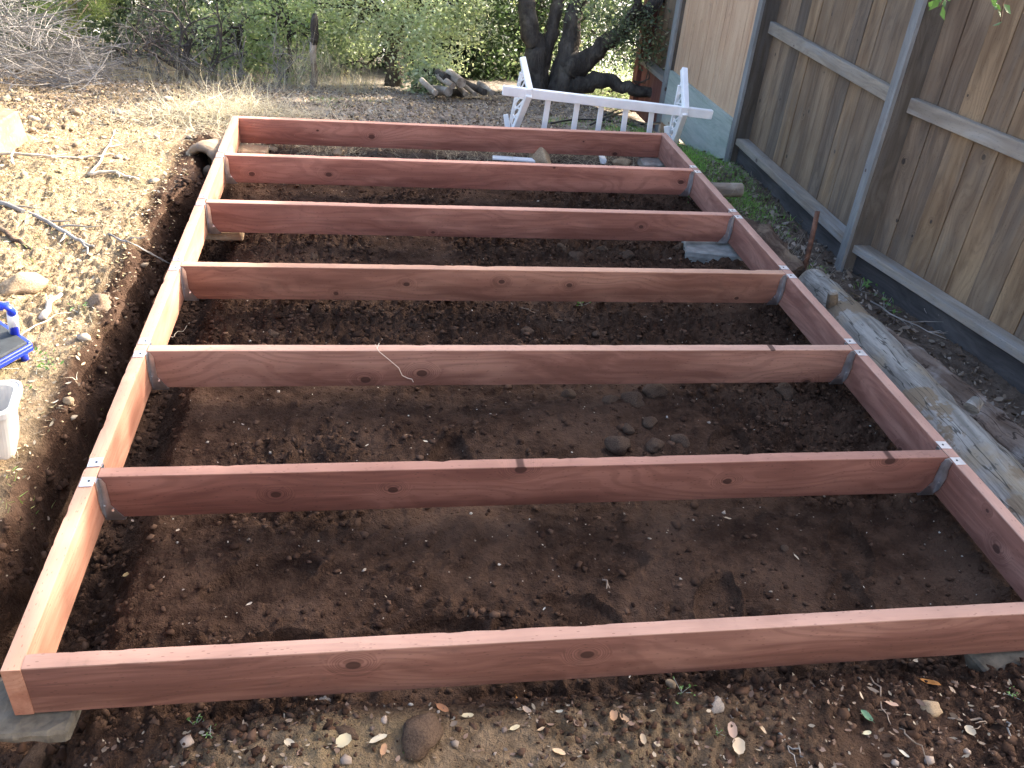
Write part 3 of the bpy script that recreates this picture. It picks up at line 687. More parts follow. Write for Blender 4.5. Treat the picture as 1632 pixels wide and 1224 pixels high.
q0 = atz(785, 251, -.035); q1 = atz(872, 257, -.035); m = MB(); m.bar(q0, q1, .05, .012); apart(m, 'foot_rail', bevel=.002)
q0 = atz(962, 258, -.04); m = MB(); m.bar(q0, q0 + Vector((.02, .3, 0)), .035, .03); apart(m, 'foot_rail', bevel=.002)
for (t, pk, mid, low, back) in ((.115, (833, 94), (843, 150), (817, 215), (822, 190)), (.855, (1090, 110), (1097, 172), (1072, 232), (1073, 195))):
    c = on(t); top = aty(pk[0], pk[1], 4.22); lowp = aty(low[0], low[1], 4.16); lowp.z = max(lowp.z, zg(lowp.x, lowp.y) - .01)
    m = MB(); m.bar(top, c + Vector((.012, -.015, .01)), .036, .04, up=(0, 1, 0)); apart(m, 'rafter', bevel=.003)
    m = MB(); m.bar(c + Vector((.006, -.02, .0)), lowp, .036, .05, up=(0, 1, 0)); apart(m, 'rafter', bevel=.003)
    # back upright closing the gable and lattice between
    bt = top.lerp(c, .35) + Vector((-.012, .03, -.02)); bb = Vector((lowp.x - .015, lowp.y + .05, lowp.z + .03))
    m = MB(); m.bar(bt, bb, .02, .02, up=(0, 1, 0)); 
    for k in range(7):
        s = (k + .5) / 7; e1 = bt.lerp(bb, s)
        f = (top.lerp(c, min(1, s * 2)) if s < .5 else c.lerp(lowp, (s - .5) * 2))
        m.bar(e1 + Vector((0, 0, .015)), f + Vector((0, .01, -.035)), .005, .009); m.bar(e1 + Vector((0, .002, -.02)), f + Vector((.002, .01, .03)), .005, .009)
    apart(m, 'lattice')
    m = MB(); q = Vector((lowp.x - .035, lowp.y + .02, lowp.z)); m.bar(q + Vector((-.012, .03, .11)), q + Vector((.015, 0, -.02)), .03, .03, up=(0, 1, 0)); apart(m, 'brace', bevel=.002)
    m = MB(); m.box(c + Vector((-.022, -.028, -.03)), c + Vector((.022, -.0185, .03))); apart(m, 'bracket', bevel=.002)

# ------------------------------------------------------------------ hoses behind the arbor
def hose(pts, r, label, dz=.02):
    m = MB(); P = [at(*p) + Vector((0, 0, dz + r)) for p in pts]; S = []
    for i in range(len(P) - 1):
        p0, p1, p2, p3 = P[max(i - 1, 0)], P[i], P[i + 1], P[min(i + 2, len(P) - 1)]
        for k in range(6):
            t = k / 6; S.append(.5 * ((2 * p1) + (p2 - p0) * t + (2 * p0 - 5 * p1 + 4 * p2 - p3) * t * t + (3 * p1 - 3 * p2 + p3 - p0) * t ** 3))
    S.append(P[-1]); m.tube(S, r, 8); tag(m.build('hose', M['hose'], smooth=True), label, 'hose')
hose([(878, 203), (915, 197), (960, 198), (1000, 204), (1020, 208)], .008, 'black hose lying across the ground behind the arbor slats')
hose([(940, 208), (962, 197), (1000, 183), (1035, 176), (1050, 174)], .008, 'black hose running back from behind the arbor to the right', .03)
hose([(962, 196), (985, 184), (1000, 178)], .007, 'short black hose length crossing behind the middle slats', .05)
hose([(1020, 211), (1060, 206), (1095, 203), (1118, 200)], .009, 'black pipe end sticking out past the right end of the arbor', .05)

# ------------------------------------------------------------------ garden kneeler and white container at the left edge
kn = empty('garden_kneeler', (-.55, 1.35, h1(-.55, 1.35, False)))
tag(kn, 'blue garden kneeler with dark grey pad at the left edge', 'kneeler')
def kpart(m, name, mat, **k):
    o = m.build(name, mat, None, **k); o.parent = kn; o.matrix_parent_inverse = Matrix.Translation(kn.location).inverted(); return o
c1 = atz(52, 549, .13); c2 = atz(27, 532, .13); dx = (c1 - atz(0, 578, .13)).normalized(); dy = (c2 - c1).normalized(); wdy = (c2 - c1).length + .0
LL = .42; wdy = .20
def kp(s, t, z): q = c1 - dx * s + dy * t; return Vector((q.x, q.y, z))
def quadbox(m, s0, s1, t0, t1, z0, z1):
    vs = [kp(s, t, z) for z in (z0, z1) for t in (t0, t1) for s in (s0, s1)]
    m.add(vs, [(0, 2, 3, 1), (4, 5, 7, 6), (0, 1, 5, 4), (2, 6, 7, 3), (0, 4, 6, 2), (1, 3, 7, 5)])
m = MB(); quadbox(m, .012, LL, .010, wdy, .125, .143); kpart(m, 'pad', M['foam'], bevel=.004)
m = MB(); quadbox(m, 0, LL, -.0, wdy + .01, .108, .124); quadbox(m, 0, LL, -.002, .009, .1245, .136); quadbox(m, -.003, .011, .0095, wdy + .01, .1245, .136); kpart(m, 'tray', M['blue'], bevel=.003)
b0 = atz(23, 530, .14); b1 = atz(18, 492, .26); b2 = atz(-40, 478, .27)
m = MB(); m.tube([b0 - Vector((0, 0, .02)), b0.lerp(b1, .5), b0.lerp(b1, .86), b1 + Vector((-.012, 0, .012)), b1.lerp(b2, .25), b2], .0135, 14); kpart(m, 'handle', M['blue'], smooth=True)
m = MB(); m.tube([b0 + Vector((0, 0, .002)), b0.lerp(b1, .5), b0.lerp(b1, .82)], .0155, 14); o = kpart(m, 'glare_sleeve', M['white'], smooth=True)  # white cover painted in for sun glare on the blue tube
for (s, t) in ((.03, .02), (.03, wdy - .02)):
    m = MB(); q = kp(s, t, .11); m.tube([q, Vector((q.x, q.y, h1(q.x, q.y, False) - .01))], .012, 10); kpart(m, 'leg', M['blue'], smooth=True)

bn = empty('white_container', (-.36, .9, h1(-.36, .9, False)))
tag(bn, 'white plastic container cut off by the left edge of the photo', 'container')
def bpart(m, name, mat, **k):
    o = m.build(name, mat, None, **k); o.parent = bn; o.matrix_parent_inverse = Matrix.Translation(bn.location).inverted(); return o
rimc = atz(33, 622, .24)
def rrect(cx, cy, hx, hy, r, z, rot, n=6):
    out = []
    for k, (sx, sy) in enumerate(((1, 1), (-1, 1), (-1, -1), (1, -1))):
        for i in range(n + 1):
            a = math.pi / 2 * k + math.pi / 2 * i / n; x = sx * (hx - r) + r * math.cos(a); y = sy * (hy - r) + r * math.sin(a)
            out.append(Vector((cx + x * math.cos(rot) - y * math.sin(rot), cy + x * math.sin(rot) + y * math.cos(rot), z)))
    return out
cx, cy = rimc.x - .125, rimc.y - .055; rot = R(8)
lv = [(.095, .055, .07), (.105, .062, .12), (.118, .072, .24), (.126, .08, .244), (.126, .08, .238), (.126, .08, .244), (.114, .068, .242), (.10, .058, .12), (.09, .05, .08)]
m = MB(); vs = []; n = 28
for hx, hy, z in lv: vs += rrect(cx, cy, hx, hy, .03, z, rot)
fs = [(i * n + k, i * n + (k + 1) % n, (i + 1) * n + (k + 1) % n, (i + 1) * n + k) for i in range(len(lv) - 1) for k in range(n)] + [tuple(range(n))[::-1], tuple((len(lv) - 1) * n + k for k in range(n))]
m.add(vs, fs); bpart(m, 'tub', M['plastic'])
m = MB(); vs = []
for hx, hy, z in ((.1275, .0815, .228), (.1325, .0865, .228), (.1325, .0865, .246), (.1275, .0815, .246)): vs += rrect(cx, cy, hx, hy, .033, z, rot)
m.add(vs, [(i * n + k, i * n + (k + 1) % n, ((i + 1) % 4) * n + (k + 1) % n, ((i + 1) % 4) * n + k) for i in range(4) for k in range(n)]); bpart(m, 'rim', M['plastic'])

# ------------------------------------------------------------------ foliage
def rot_leaves(n, tilt=1.0):
    """random orthonormal frames (n,3,3)"""
    a = rng.normal(size=(n, 3)); a[:, 2] *= tilt; a /= np.linalg.norm(a, axis=1)[:, None]
    b = rng.normal(size=(n, 3)); b -= (b * a).sum(1)[:, None] * a; b /= np.linalg.norm(b, axis=1)[:, None]
    return a, b, np.cross(a, b)
def leaves_mesh(name, P, size, cols, ar=.5, tilt=.7):
    n = len(P); a, b, c = rot_leaves(n, tilt); s = size * rng.uniform(.6, 1.25, n)[:, None]
    # folded leaf: 6 verts, 4 tris as 2 quads
    tip0 = P - a * s; tip1 = P + a * s; l = P + b * s * ar + c * s * .18; r = P - b * s * ar + c * s * .18
    V = np.stack([tip0, l, tip1, r], 1).reshape(-1, 3); base = np.arange(n)[:, None] * 4
    F = np.concatenate([base + [0, 1, 2], base + [0, 2, 3]]); return np_mesh(name, V, F, np.repeat(cols, 4, axis=0))
def crown_points(blobs, per, cl=26, spread=.09):
    out = []
    for (cx, cy, cz, rx, ry, rz) in blobs:
        k = max(1, int(per * (rx * ry * rz) ** (1 / 3) * 10 / cl * 4))
        d = rng.normal(size=(k, 3)); d /= np.linalg.norm(d, axis=1)[:, None]; rr = rng.uniform(.35, 1.05, k) ** .6
        cc = np.array([cx, cy, cz]) + d * rr[:, None] * np.array([rx, ry, rz])
        q = np.repeat(cc, cl, axis=0) + rng.normal(size=(k * cl, 3)) * spread * np.array([1, 1, .7]); out.append(q)
    return np.concatenate(out)
def leaf_cols(P, a, b, c=None, pc=.08, fr=2.2):
    n = len(P); t = np.clip(.5 + .9 * fbm(P[:, 0] * fr + P[:, 2] * 1.3, P[:, 1] * fr + P[:, 2] * fr, 2, 55) + rng.normal(size=n) * .18, 0, 1)[:, None]
    col = np.array(a) * (1 - t) + np.array(b) * t
    if c is not None:
        m = rng.random(n) < pc; col[m] = np.array(c) * rng.uniform(.7, 1.2, (m.sum(), 1))
    return col
def wob_path(a, b, n=7, amp=.05, seed=0):
    a, b = Vector(a), Vector(b); out = []
    for i in range(n + 1):
        t = i / n; q = a.lerp(b, t); s = Vector((seed * 3.3, i * .6, seed))
        out.append(q + Vector((mnoise.noise(s), mnoise.noise(s + Vector((9, 0, 0))), mnoise.noise(s + Vector((0, 9, 0))))) * amp * math.sin(math.pi * min(1, t * 1.1)) * (1 if n > 2 else 0))
    return out
DENS = 3.0
def tree(name, label, base, limbs, blobs, per, size, cols, mat=None, cl=26, spread=.1, cat='tree', group=None, twigs=60, ar=.5, trunkname='trunk', tw_r=.005):
    root = empty(name, base); tag(root, label, cat, group); off = Matrix.Translation(Vector(base)).inverted()
    m = MB(); k = 0
    for (pts, rad) in limbs:
        P = []; Rr = []
        for i in range(len(pts) - 1):
            w_ = wob_path(pts[i], pts[i + 1], 6, .05, k); k += 1
            P += w_[:-1]; Rr += [rad[i] * (1 - j / 6) + rad[i + 1] * j / 6 for j in range(6)]
        P.append(Vector(pts[-1])); Rr.append(rad[-1]); m.tube(P, Rr, 14, nz=.16, nf=7)
    o = m.build(trunkname, mat or M['oakbark'], None, smooth=True); o.parent = root; o.matrix_parent_inverse = off
    if blobs:
        P = crown_points(blobs, per * DENS, cl, spread); me = leaves_mesh('crown', P, size, leaf_cols(P, *cols), ar)
        c = link('crown', me, M['leaf']); c.parent = root; c.matrix_parent_inverse = off
        if twigs:
            m = MB(); ends = [p for l in limbs for p in l[0][1:]]
            for i in range(twigs):
                e = Vector(P[int(rng.integers(len(P)))]); s = min(ends, key=lambda q: (Vector(q) - e).length); m.tube(wob_path(s, e, 5, .12, i), [tw_r * 1.6] * 3 + [tw_r] * 2 + [tw_r * .4], 4, cap=False)
            t = m.build('twigs', mat or M['oakbark'], None, smooth=True); t.parent = root; t.matrix_parent_inverse = off
    return root
G = lambda x, y: h1(x, y, False)
OLIVE = ((.09, .12, .07), (.27, .33, .20), (.45, .43, .30), .08)
BRIGHT = ((.21, .27, .14), (.56, .63, .42), (.74, .76, .56), .22)
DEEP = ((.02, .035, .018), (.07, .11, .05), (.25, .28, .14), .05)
# big multi-stemmed oak at the right
ob = (2.28, 6.4, G(2.28, 6.4) - .05)
tree('oak_tree', 'dark multi-stemmed oak tree behind the arbor', ob,
     [([(2.12, 6.4, ob[2]), (2.13, 6.42, -.02), (2.05, 6.45, .22), (1.88, 6.6, .75), (1.7, 6.8, 1.7)], [.14, .095, .08, .065, .04]),
      ([(2.16, 6.4, ob[2] + .1), (2.22, 6.45, -.0), (2.3, 6.5, .4), (2.32, 6.6, 1.0), (2.2, 6.7, 2.0)], [.09, .06, .05, .04, .03]),
      ([(2.36, 6.38, ob[2]), (2.40, 6.4, -.06), (2.42, 6.45, .25), (2.6, 6.6, .8), (2.9, 6.8, 1.8)], [.15, .10, .07, .06, .04]),
      ([(2.42, 6.36, -.12), (2.6, 6.3, .02), (2.82, 6.3, .22), (3.2, 6.4, .55), (3.9, 6.6, 1.2)], [.11, .072, .058, .05, .04]),
      ([(2.46, 6.34, -.26), (2.75, 6.25, -.17), (3.0, 6.2, -.24), (3.4, 6.2, -.22)], [.10, .06, .05, .03]),
      ([(2.82, 6.3, .22), (2.9, 6.2, .45), (2.75, 6.2, .75)], [.05, .035, .02])],
     [(2.35, 7.0, .62, .55, .3, .2), (3.1, 6.8, .6, .5, .35, .28), (1.68, 7.0, .6, .28, .25, .22), (2.62, 6.2, .42, .16, .2, .16), (3.05, 6.25, .12, .28, .2, .12), (2.0, 6.9, 2.9, 1.5, 1.1, .5), (3.4, 7.0, 3.0, 1.0, 1.0, .5), (2.85, 6.2, .30, .3, .2, .12)],
     34, .018, OLIVE, spread=.09, twigs=110)
# bright green tree in the middle
tb = (.95, 6.6, G(.95, 6.6) - .03)
tree('green_tree', 'bright green bushy tree in the middle behind the log pile', tb,
     [([(.95, 6.6, tb[2]), (.93, 6.62, -.1), (1.0, 6.65, .2), (1.05, 6.7, .9), (1.0, 6.8, 1.6)], [.10, .075, .06, .05, .03]), ([(.93, 6.6, -.05), (.75, 6.6, .25), (.45, 6.7, .8)], [.05, .035, .02]), ([(1.0, 6.6, .1), (1.3, 6.4, .4), (1.5, 6.3, .9)], [.05, .035, .02])],
     [(.75, 6.5, .40, .42, .35, .30), (1.25, 6.35, .42, .42, .35, .30), (1.05, 6.3, .14, .35, .22, .16), (1.22, 6.2, -.10, .26, .2, .16), (.35, 6.7, .35, .35, .3, .35), (1.0, 6.5, .85, .9, .5, .35), (.6, 6.6, -.02, .22, .2, .2), (1.5, 6.35, .22, .15, .2, .2)],
     75, .018, BRIGHT, spread=.075, twigs=70)
# dense darker trees that close the view behind
def back_tree(x, y, r, label, cols, per=22, zc=0, lo=False):
    z = G(x, y) - .05
    bl = [(x, y, z + .9 + zc, r, r * .8, .6), (x - r * .5, y - .2, z + .5 + zc, r * .6, r * .5, .45), (x + r * .5, y - .1, z + .55 + zc, r * .6, r * .5, .45), (x, y, z + 1.9, r * 1.1, r * .8, .7)]
    if lo: bl += [(x - r * .2, y - .3, z + .25, r * .7, r * .4, .28), (x + r * .4, y - .3, z + .2, r * .5, r * .4, .25)]
    tree('dense_tree', label, (x, y, z), [([(x, y, z), (x + .1, y, z + .8), (x - .05, y + .1, z + 2.2)], [.09, .06, .03]), ([(x, y, z + .3), (x - r * .5, y - .1, z + 1.1)], [.05, .02]), ([(x, y, z + .4), (x + r * .5, y - .1, z + 1.2)], [.05, .02])],
         bl, per, .024, cols, spread=.11, twigs=50, cl=30)
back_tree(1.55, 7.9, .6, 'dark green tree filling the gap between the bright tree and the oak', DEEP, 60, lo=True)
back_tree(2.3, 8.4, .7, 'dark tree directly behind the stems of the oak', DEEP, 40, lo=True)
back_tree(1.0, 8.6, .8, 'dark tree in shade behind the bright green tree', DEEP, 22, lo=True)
back_tree(.05, 7.8, .75, 'green tree behind the dead standing post', OLIVE, 34, lo=True)
back_tree(-.75, 8.2, .75, 'green bushy tree behind the bare dark shrub', ((.15, .19, .12), (.40, .46, .31), (.5, .5, .36), .1), 30, lo=True)
back_tree(-1.75, 8.6, .8, 'olive tree behind the brush pile at the far left', OLIVE, 30, lo=True)
back_tree(-2.9, 8.0, .9, 'olive tree beyond the left end of the brush pile', OLIVE, 22, lo=True)
back_tree(2.9, 9.0, .9, 'green tree behind the oak near the fence corner', OLIVE, 16)
# shaded undergrowth and woodland mass that closes the view down the slope
def thicket(name, n, y0, y1, ztop, pal, label, size=.035):
    cx = rng.uniform(-6.5, 6.0, n); cy = rng.uniform(y0, y1, n); k = vn(cx * 1.1, cy * 1.1, 33); cz = H(cx, cy, False) + rng.uniform(0, 1, n) * ztop * (.45 + .8 * k)
    gap = vn(cx * 1.9, cz * 3.0, 61) < .66; cc = np.stack([cx, cy, cz], 1)[gap]
    P = np.repeat(cc, 22, axis=0) + rng.normal(size=(len(cc) * 22, 3)) * [.13, .13, .10]
    tag(link(name, leaves_mesh(name, P, size, leaf_cols(P, *pal), .5), M['leaf']), label, 'woodland', kind='stuff')
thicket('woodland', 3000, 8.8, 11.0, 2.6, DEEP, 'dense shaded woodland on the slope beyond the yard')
thicket('undergrowth', 900, 7.2, 8.6, .5, OLIVE, 'low green undergrowth below the trees', .025)
# low green bushes
def bush(x, y, r, hgt, label, cols, per=60, size=.02):
    z = G(x, y)
    tree('green_bush', label, (x, y, z), [([(x, y, z - .03), (x + .03, y, z + hgt * .7)], [.02, .008])], [(x, y, z + hgt * .5, r, r * .7, hgt * .5)], per, size, cols, spread=.06, twigs=16, cat='bush', trunkname='stem')
bush(-.35, 6.55, .42, .62, 'grey green bush behind the bare dark shrub', ((.18, .23, .11), (.42, .50, .25), (.5, .5, .3), .1))
bush(.05, 6.45, .34, .75, 'pale green bush just left of the dead standing post', ((.17, .24, .09), (.44, .52, .24), (.55, .58, .33), .1))
bush(1.2, 6.0, .16, .22, 'small green bush in front of the log pile', BRIGHT, 60)
bush(2.95, 7.0, .35, .30, 'low green bush under the oak limb by the fence corner', BRIGHT, 50)
# pine boughs top left
pz = G(-1.9, 7.2)
pr = empty('pine_tree', (-2.1, 7.3, pz)); tag(pr, 'pine tree with yellow green needle tufts above the brush pile', 'tree')
m = MB(); m.tube(wob_path((-1.9, 7.3, pz - .05), (-1.55, 7.2, 1.3), 8, .12, 4), [.07, .065, .06, .055, .05, .045, .04, .03, .02], 10, nz=.15)
bpt = []
for k in range(26):
    a = rng.uniform(-2.2, 2.6); s = Vector((-1.62, 7.1, rng.uniform(-.02, .8))); e = s + Vector((math.cos(a) * rng.uniform(.3, .75), math.sin(a) * .5 - .1, rng.uniform(-.12, .12))); P = wob_path(s, e, 5, .05, k); m.tube(P, .008, 5); bpt += P[2:]
o = m.build('trunk', M['stick'], None, smooth=True); o.parent = pr; o.matrix_parent_inverse = Matrix.Translation(pr.location).inverted()
B0 = np.array([tuple(p) for p in bpt]); P0 = np.repeat(B0, 110, axis=0); d = rng.normal(size=P0.shape); d[:, 2] += .3; d /= np.linalg.norm(d, axis=1)[:, None]; P0 = P0 + rng.normal(size=P0.shape) * .03
L_ = rng.uniform(.05, .11, (len(P0), 1)); sdv = np.cross(d, rng.normal(size=P0.shape)); sdv /= np.linalg.norm(sdv, axis=1)[:, None]
Vn = np.stack([P0 - sdv * .0016, P0 + sdv * .0016, P0 + d * L_], 1).reshape(-1, 3); Fn = np.arange(len(Vn)).reshape(-1, 3)
o = link('needles', np_mesh('needles', Vn, Fn, np.repeat(leaf_cols(P0, (.14, .20, .06), (.34, .38, .13)), 3, axis=0)), M['leaf'], pr); o.matrix_parent_inverse = Matrix.Translation(pr.location).inverted()

# bare dark shrub and brush pile
def twig_thing(name, label, base, paths, mat, cat='shrub', part='branch'):
    root = empty(name, base); tag(root, label, cat); m = MB()
    for (P, r0, r1) in paths:
        n = len(P); m.tube(P, [r0 + (r1 - r0) * i / (n - 1) for i in range(n)], 5, cap=False)
    o = m.build(part, mat, None, smooth=True); o.parent = root; o.matrix_parent_inverse = Matrix.Translation(Vector(base)).inverted()
    return root
def branching(p, d, L, r, depth, out, droop=0, kinks=5, spread=.7):
    P = [p]; q = p; dd = d.normalized()
    for i in range(kinks):
        dd = (dd + Vector((rng.normal() * .22, rng.normal() * .22, rng.normal() * .18 - droop))).normalized(); q = q + dd * L / kinks; P.append(q)
    out.append((P, r, r * .45))
    if depth:
        for k in range(int(rng.integers(3, 6))):
            i = int(rng.integers(1, kinks + 1)); nd = (dd + Vector((rng.normal() * spread, rng.normal() * spread, rng.normal() * spread * .7))).normalized()
            branching(P[i], nd, L * rng.uniform(.4, .7), r * .5, depth - 1, out, droop, kinks, spread)
bs = []; bb = Vector((-.74, 6.3, G(-.74, 6.3)))
for d in ((-1.2, 0, .62), (-.9, .2, 1.0), (-.25, 0, 1.1), (.1, .1, 1), (.55, 0, .9), (-.6, -.1, 1.2), (.3, .3, 1)): branching(bb + Vector((rng.normal() * .05, 0, -.02)), Vector(d), rng.uniform(.42, .62), .018, 3, bs, .01)
twig_thing('bare_shrub', 'bare dark shrub with arching branches behind the dry ground', bb, bs, M['darktwig'])
bs = []
for (x, y, n) in ((-1.1, 6.5, 3), (-.35, 6.3, 4), (.05, 6.2, 3)):
    for k in range(n): branching(Vector((x + rng.normal() * .08, y, G(x, y))), Vector((rng.normal() * .6, rng.normal() * .3, 1)), rng.uniform(.28, .5), .007, 3, bs, .02)
twig_thing('dry_brush', 'pale grey dry brush between the bare shrub and the dead post', (-.35, 6.4, G(-.35, 6.4)), bs, M['greytwig'])
bs = []
for k in range(1050):
    x = rng.uniform(-2.6, -1.22); y = rng.uniform(5.3, 6.6); hh = max(.05, .72 - (x + 1.85) * 1.05) * math.exp(-((y - 6) / .55) ** 2) + .04
    z = G(x, y) + rng.uniform(0, 1) ** .8 * max(hh, .04); a = rng.uniform(0, 6.28); d = Vector((math.cos(a), math.sin(a) * .6, rng.normal() * .35)); L = rng.uniform(.25, .7)
    p = Vector((x, y, z)) - d * L / 2; P = [p]; dd = d.normalized()
    for i in range(6): dd = (dd + Vector((rng.normal() * .12, rng.normal() * .12, rng.normal() * .08 - .05))).normalized(); q = P[-1] + dd * L / 6; q.z = max(q.z, G(q.x, q.y)); P.append(q)
    bs.append((P, rng.uniform(.0018, .0048), .001))
twig_thing('brush_pile', 'tangled heap of grey cut brush at the far left', (-1.8, 6, G(-1.8, 6)), bs, M['greytwig'], 'brush pile', 'branches')
# dead standing post with dry grass caught on it
dp = Vector((.27, 6.0, G(.27, 6.0))); root = empty('dead_trunk', dp); tag(root, 'thin dead trunk with a charred top standing among dry grass', 'dead trunk'); inv = Matrix.Translation(dp).inverted()
m = MB(); m.tube(wob_path(dp + Vector((0, 0, -.05)), dp + Vector((.03, 0, .36)), 6, .03, 2), [.036, .032, .028, .026, .025, .026, .028], 12, nz=.2, nf=14); o = m.build('lower_trunk', M['firewood'], None, smooth=True); o.parent = root; o.matrix_parent_inverse = inv
m = MB(); m.tube(wob_path(dp + Vector((.03, 0, .345)), dp + Vector((.045, 0, .57)), 6, .02, 5), [.029, .032, .031, .030, .028, .024, .014], 12, nz=.25, nf=16); o = m.build('charred_top', M['oakbark'], None, smooth=True); o.parent = root; o.matrix_parent_inverse = inv

# firewood pile
pl = [((672, 128), (694, 148), .028, 'short upright piece of firewood at the left end of the log pile'),
      ((700, 122), (722, 137), .030, 'pale firewood log leaning across the left of the pile'),
      ((716, 118), (735, 132), .050, 'thick firewood log with a round end on top of the pile'),
      ((690, 143), (715, 146), .045, 'pale wide log at the bottom left of the pile'),
      ((728, 134), (742, 150), .026, 'narrow firewood log standing at the middle of the pile'),
      ((740, 136), (756, 150), .022, 'thin firewood log just right of the middle of the pile'),
      ((742, 133), (772, 147), .034, 'dark firewood log with a split side in the pile'),
      ((764, 133), (784, 148), .030, 'rightmost pale firewood log of the pile'),
      ((698, 116), (712, 124), .04, 'dark log at the back top of the pile'),
      ((722, 146), (738, 150), .035, 'short dark log lying at the front of the pile')]
for k, (a, b, r, lab) in enumerate(pl):
    pa = aty(a[0], a[1], 5.75 + .02 * k); pb = aty(b[0], b[1], 5.45 + .02 * k); pb.z = max(pb.z, G(pb.x, pb.y) + r * .5)
    r *= .82; log([pa, pb], [r, r * .95], M['firewood'] if k not in (6, 8, 9) else M['oakbark'], lab, seg=12, nz=.14, name='firewood_log', cat='firewood')

# ------------------------------------------------------------------ overhanging broadleaf tree behind the fence, with one branch reaching over
tr_ = empty('broadleaf_tree', (6.3, 3.2, -.2)); tag(tr_, 'leafy tree outside the fence whose twig tips hang into the top right', 'tree'); inv = Matrix.Translation(tr_.location).inverted()
m = MB(); m.tube(wob_path((6.3, 3.2, -.3), (5.8, 3.1, 2.6), 8, .15, 3), [.16, .15, .14, .13, .12, .11, .1, .09, .07], 14, nz=.1)
for e in ((4.6, 3.0, 3.0), (5.0, 2.2, 3.3), (6.2, 3.4, 3.4), (5.3, 4.0, 3.2)): m.tube(wob_path((5.9, 3.1, 2.0), e, 6, .15, e[0]), [.08, .07, .06, .05, .04, .03, .015], 8)
tw1 = atz(1500, -40, 1.55); tip1 = atz(1497, 12, 1.33); tip2 = atz(1595, 34, 1.33)
m.tube(wob_path((4.7, 2.9, 2.9), tw1 + Vector((.1, .1, .2)), 8, .15, 8), [.02, .018, .015, .012, .01, .008, .006, .005, .004], 6)
o = m.build('trunk', M['oakbark'], None, smooth=True); o.parent = tr_; o.matrix_parent_inverse = inv
P = crown_points([(5.3, 3.0, 3.0, .9, 1.15, .6), (5.0, 2.2, 3.0, .8, .8, .5), (6.2, 3.3, 3.4, .8, .9, .6)], 30, 18, .2)
o = link('crown', leaves_mesh('crown', P, .055, leaf_cols(P, *OLIVE), .5), M['leaf'], tr_); o.matrix_parent_inverse = inv
LV = []
s0 = tw1 + Vector((.1, .1, .2))
for tip in (tip1, tip2):
    m = MB(); Pth = wob_path(s0, tip, 7, .05, tip.x); m.tube(Pth, [.004] * 4 + [.002] * 4, 5); o = m.build('twig', M['stick'], None, smooth=True); o.parent = tr_; o.matrix_parent_inverse = inv
    for k in range(8): LV.append(Pth[-1] + Vector((rng.normal() * .022, rng.normal() * .02, rng.uniform(-.012, .05))))
LV = np.array([tuple(p) for p in LV]); o = link('hanging_leaves', leaves_mesh('hl', LV, .017, leaf_cols(LV, (.06, .13, .04), (.13, .25, .07)), .5), M['leaf'], tr_); o.matrix_parent_inverse = inv

# ------------------------------------------------------------------ litter
def on_ground(n, x0, x1, y0, y1, dens=None):
    x = rng.uniform(x0, x1, n); y = rng.uniform(y0, y1, n)
    if dens is not None: k = rng.random(n) < dens(x, y); x, y = x[k], y[k]
    return x, y
def bits(name, x, y, size, pal, label, ar=(.25, .6), lift=.004, tilt=.35, mat=None, cat='leaf litter', curl=.35):
    n = len(x); z = H(x, y); P = np.stack([x, y, z + lift], 1)
    yaw = rng.uniform(0, 6.28, n); nr = np.stack([rng.normal(size=n) * tilt, rng.normal(size=n) * tilt, np.ones(n)], 1); nr /= np.linalg.norm(nr, axis=1)[:, None]
    a = np.stack([np.cos(yaw), np.sin(yaw), np.zeros(n)], 1); a -= (a * nr).sum(1)[:, None] * nr; a /= np.linalg.norm(a, axis=1)[:, None]; b = np.cross(nr, a)
    s = (size * np.exp(rng.normal(size=n) * .35))[:, None]; w_ = s * rng.uniform(*ar, n)[:, None]; cu = nr * s * rng.uniform(0, curl, n)[:, None]
    V = np.stack([P - a * s + cu, P - a * s * .3 + b * w_ + cu * .3, P + a * s * .45 + b * w_ * .8 + cu * .2, P + a * s + cu, P + a * s * .4 - b * w_ + cu * .3, P - a * s * .35 - b * w_ * .9 + cu * .5, P], 1).reshape(-1, 3)
    base = np.arange(n)[:, None] * 7; F = np.concatenate([base + [6, i, (i + 1) % 6] for i in range(6)])
    pal = np.array(pal); c = pal[rng.integers(len(pal), size=n)] * rng.uniform(.65, 1.15, (n, 1))
    o = link(name, np_mesh(name, V, F, np.repeat(c, 7, axis=0)), mat or M['litter']); return tag(o, label, cat, kind='stuff')
DRY = [(.55, .42, .25), (.44, .31, .18), (.62, .52, .36), (.34, .23, .14), (.50, .36, .20), (.30, .22, .15), (.68, .60, .46)]
GREYP = [(.24, .19, .15), (.33, .27, .21), (.18, .14, .11), (.42, .35, .28), (.28, .2, .15), (.5, .44, .36)]
bank = lambda x, y: ss(-.12, -.25, x) * ss(.1, 1.6, y) * (.25 + .75 * vn(x * 5, y * 5, 8))
x, y = on_ground(34000, -1.7, -.1, .0, 4.6, bank); bits('leaf_litter', x, y, .0062, DRY + [(.30, .22, .14), (.38, .27, .16), (.36, .31, .17), (.5, .4, .26)], 'dry leaf litter scattered over the sunny bank left of the trench')
x, y = on_ground(42000, -2.6, 3.0, 3.9, 6.2, lambda x, y: .35 + .65 * vn(x * 4, y * 4, 9)); bits('leaf_litter', x, y, .0088, GREYP + DRY[:2] + [(.13, .10, .075), (.10, .075, .055)], 'grey brown leaf litter on the ground beyond the frame', tilt=.8, lift=.008)
x, y = on_ground(1500, -.1, 2.6, -.45, -.03, lambda x, y: .3 + .7 * vn(x * 6, y * 6, 3)); bits('leaf_litter', x, y, .0062, [(.30, .23, .17), (.22, .15, .11), (.40, .33, .24), (.14, .10, .07), (.18, .12, .09)], 'leaf crumbs on the soil in front of the near rim board')
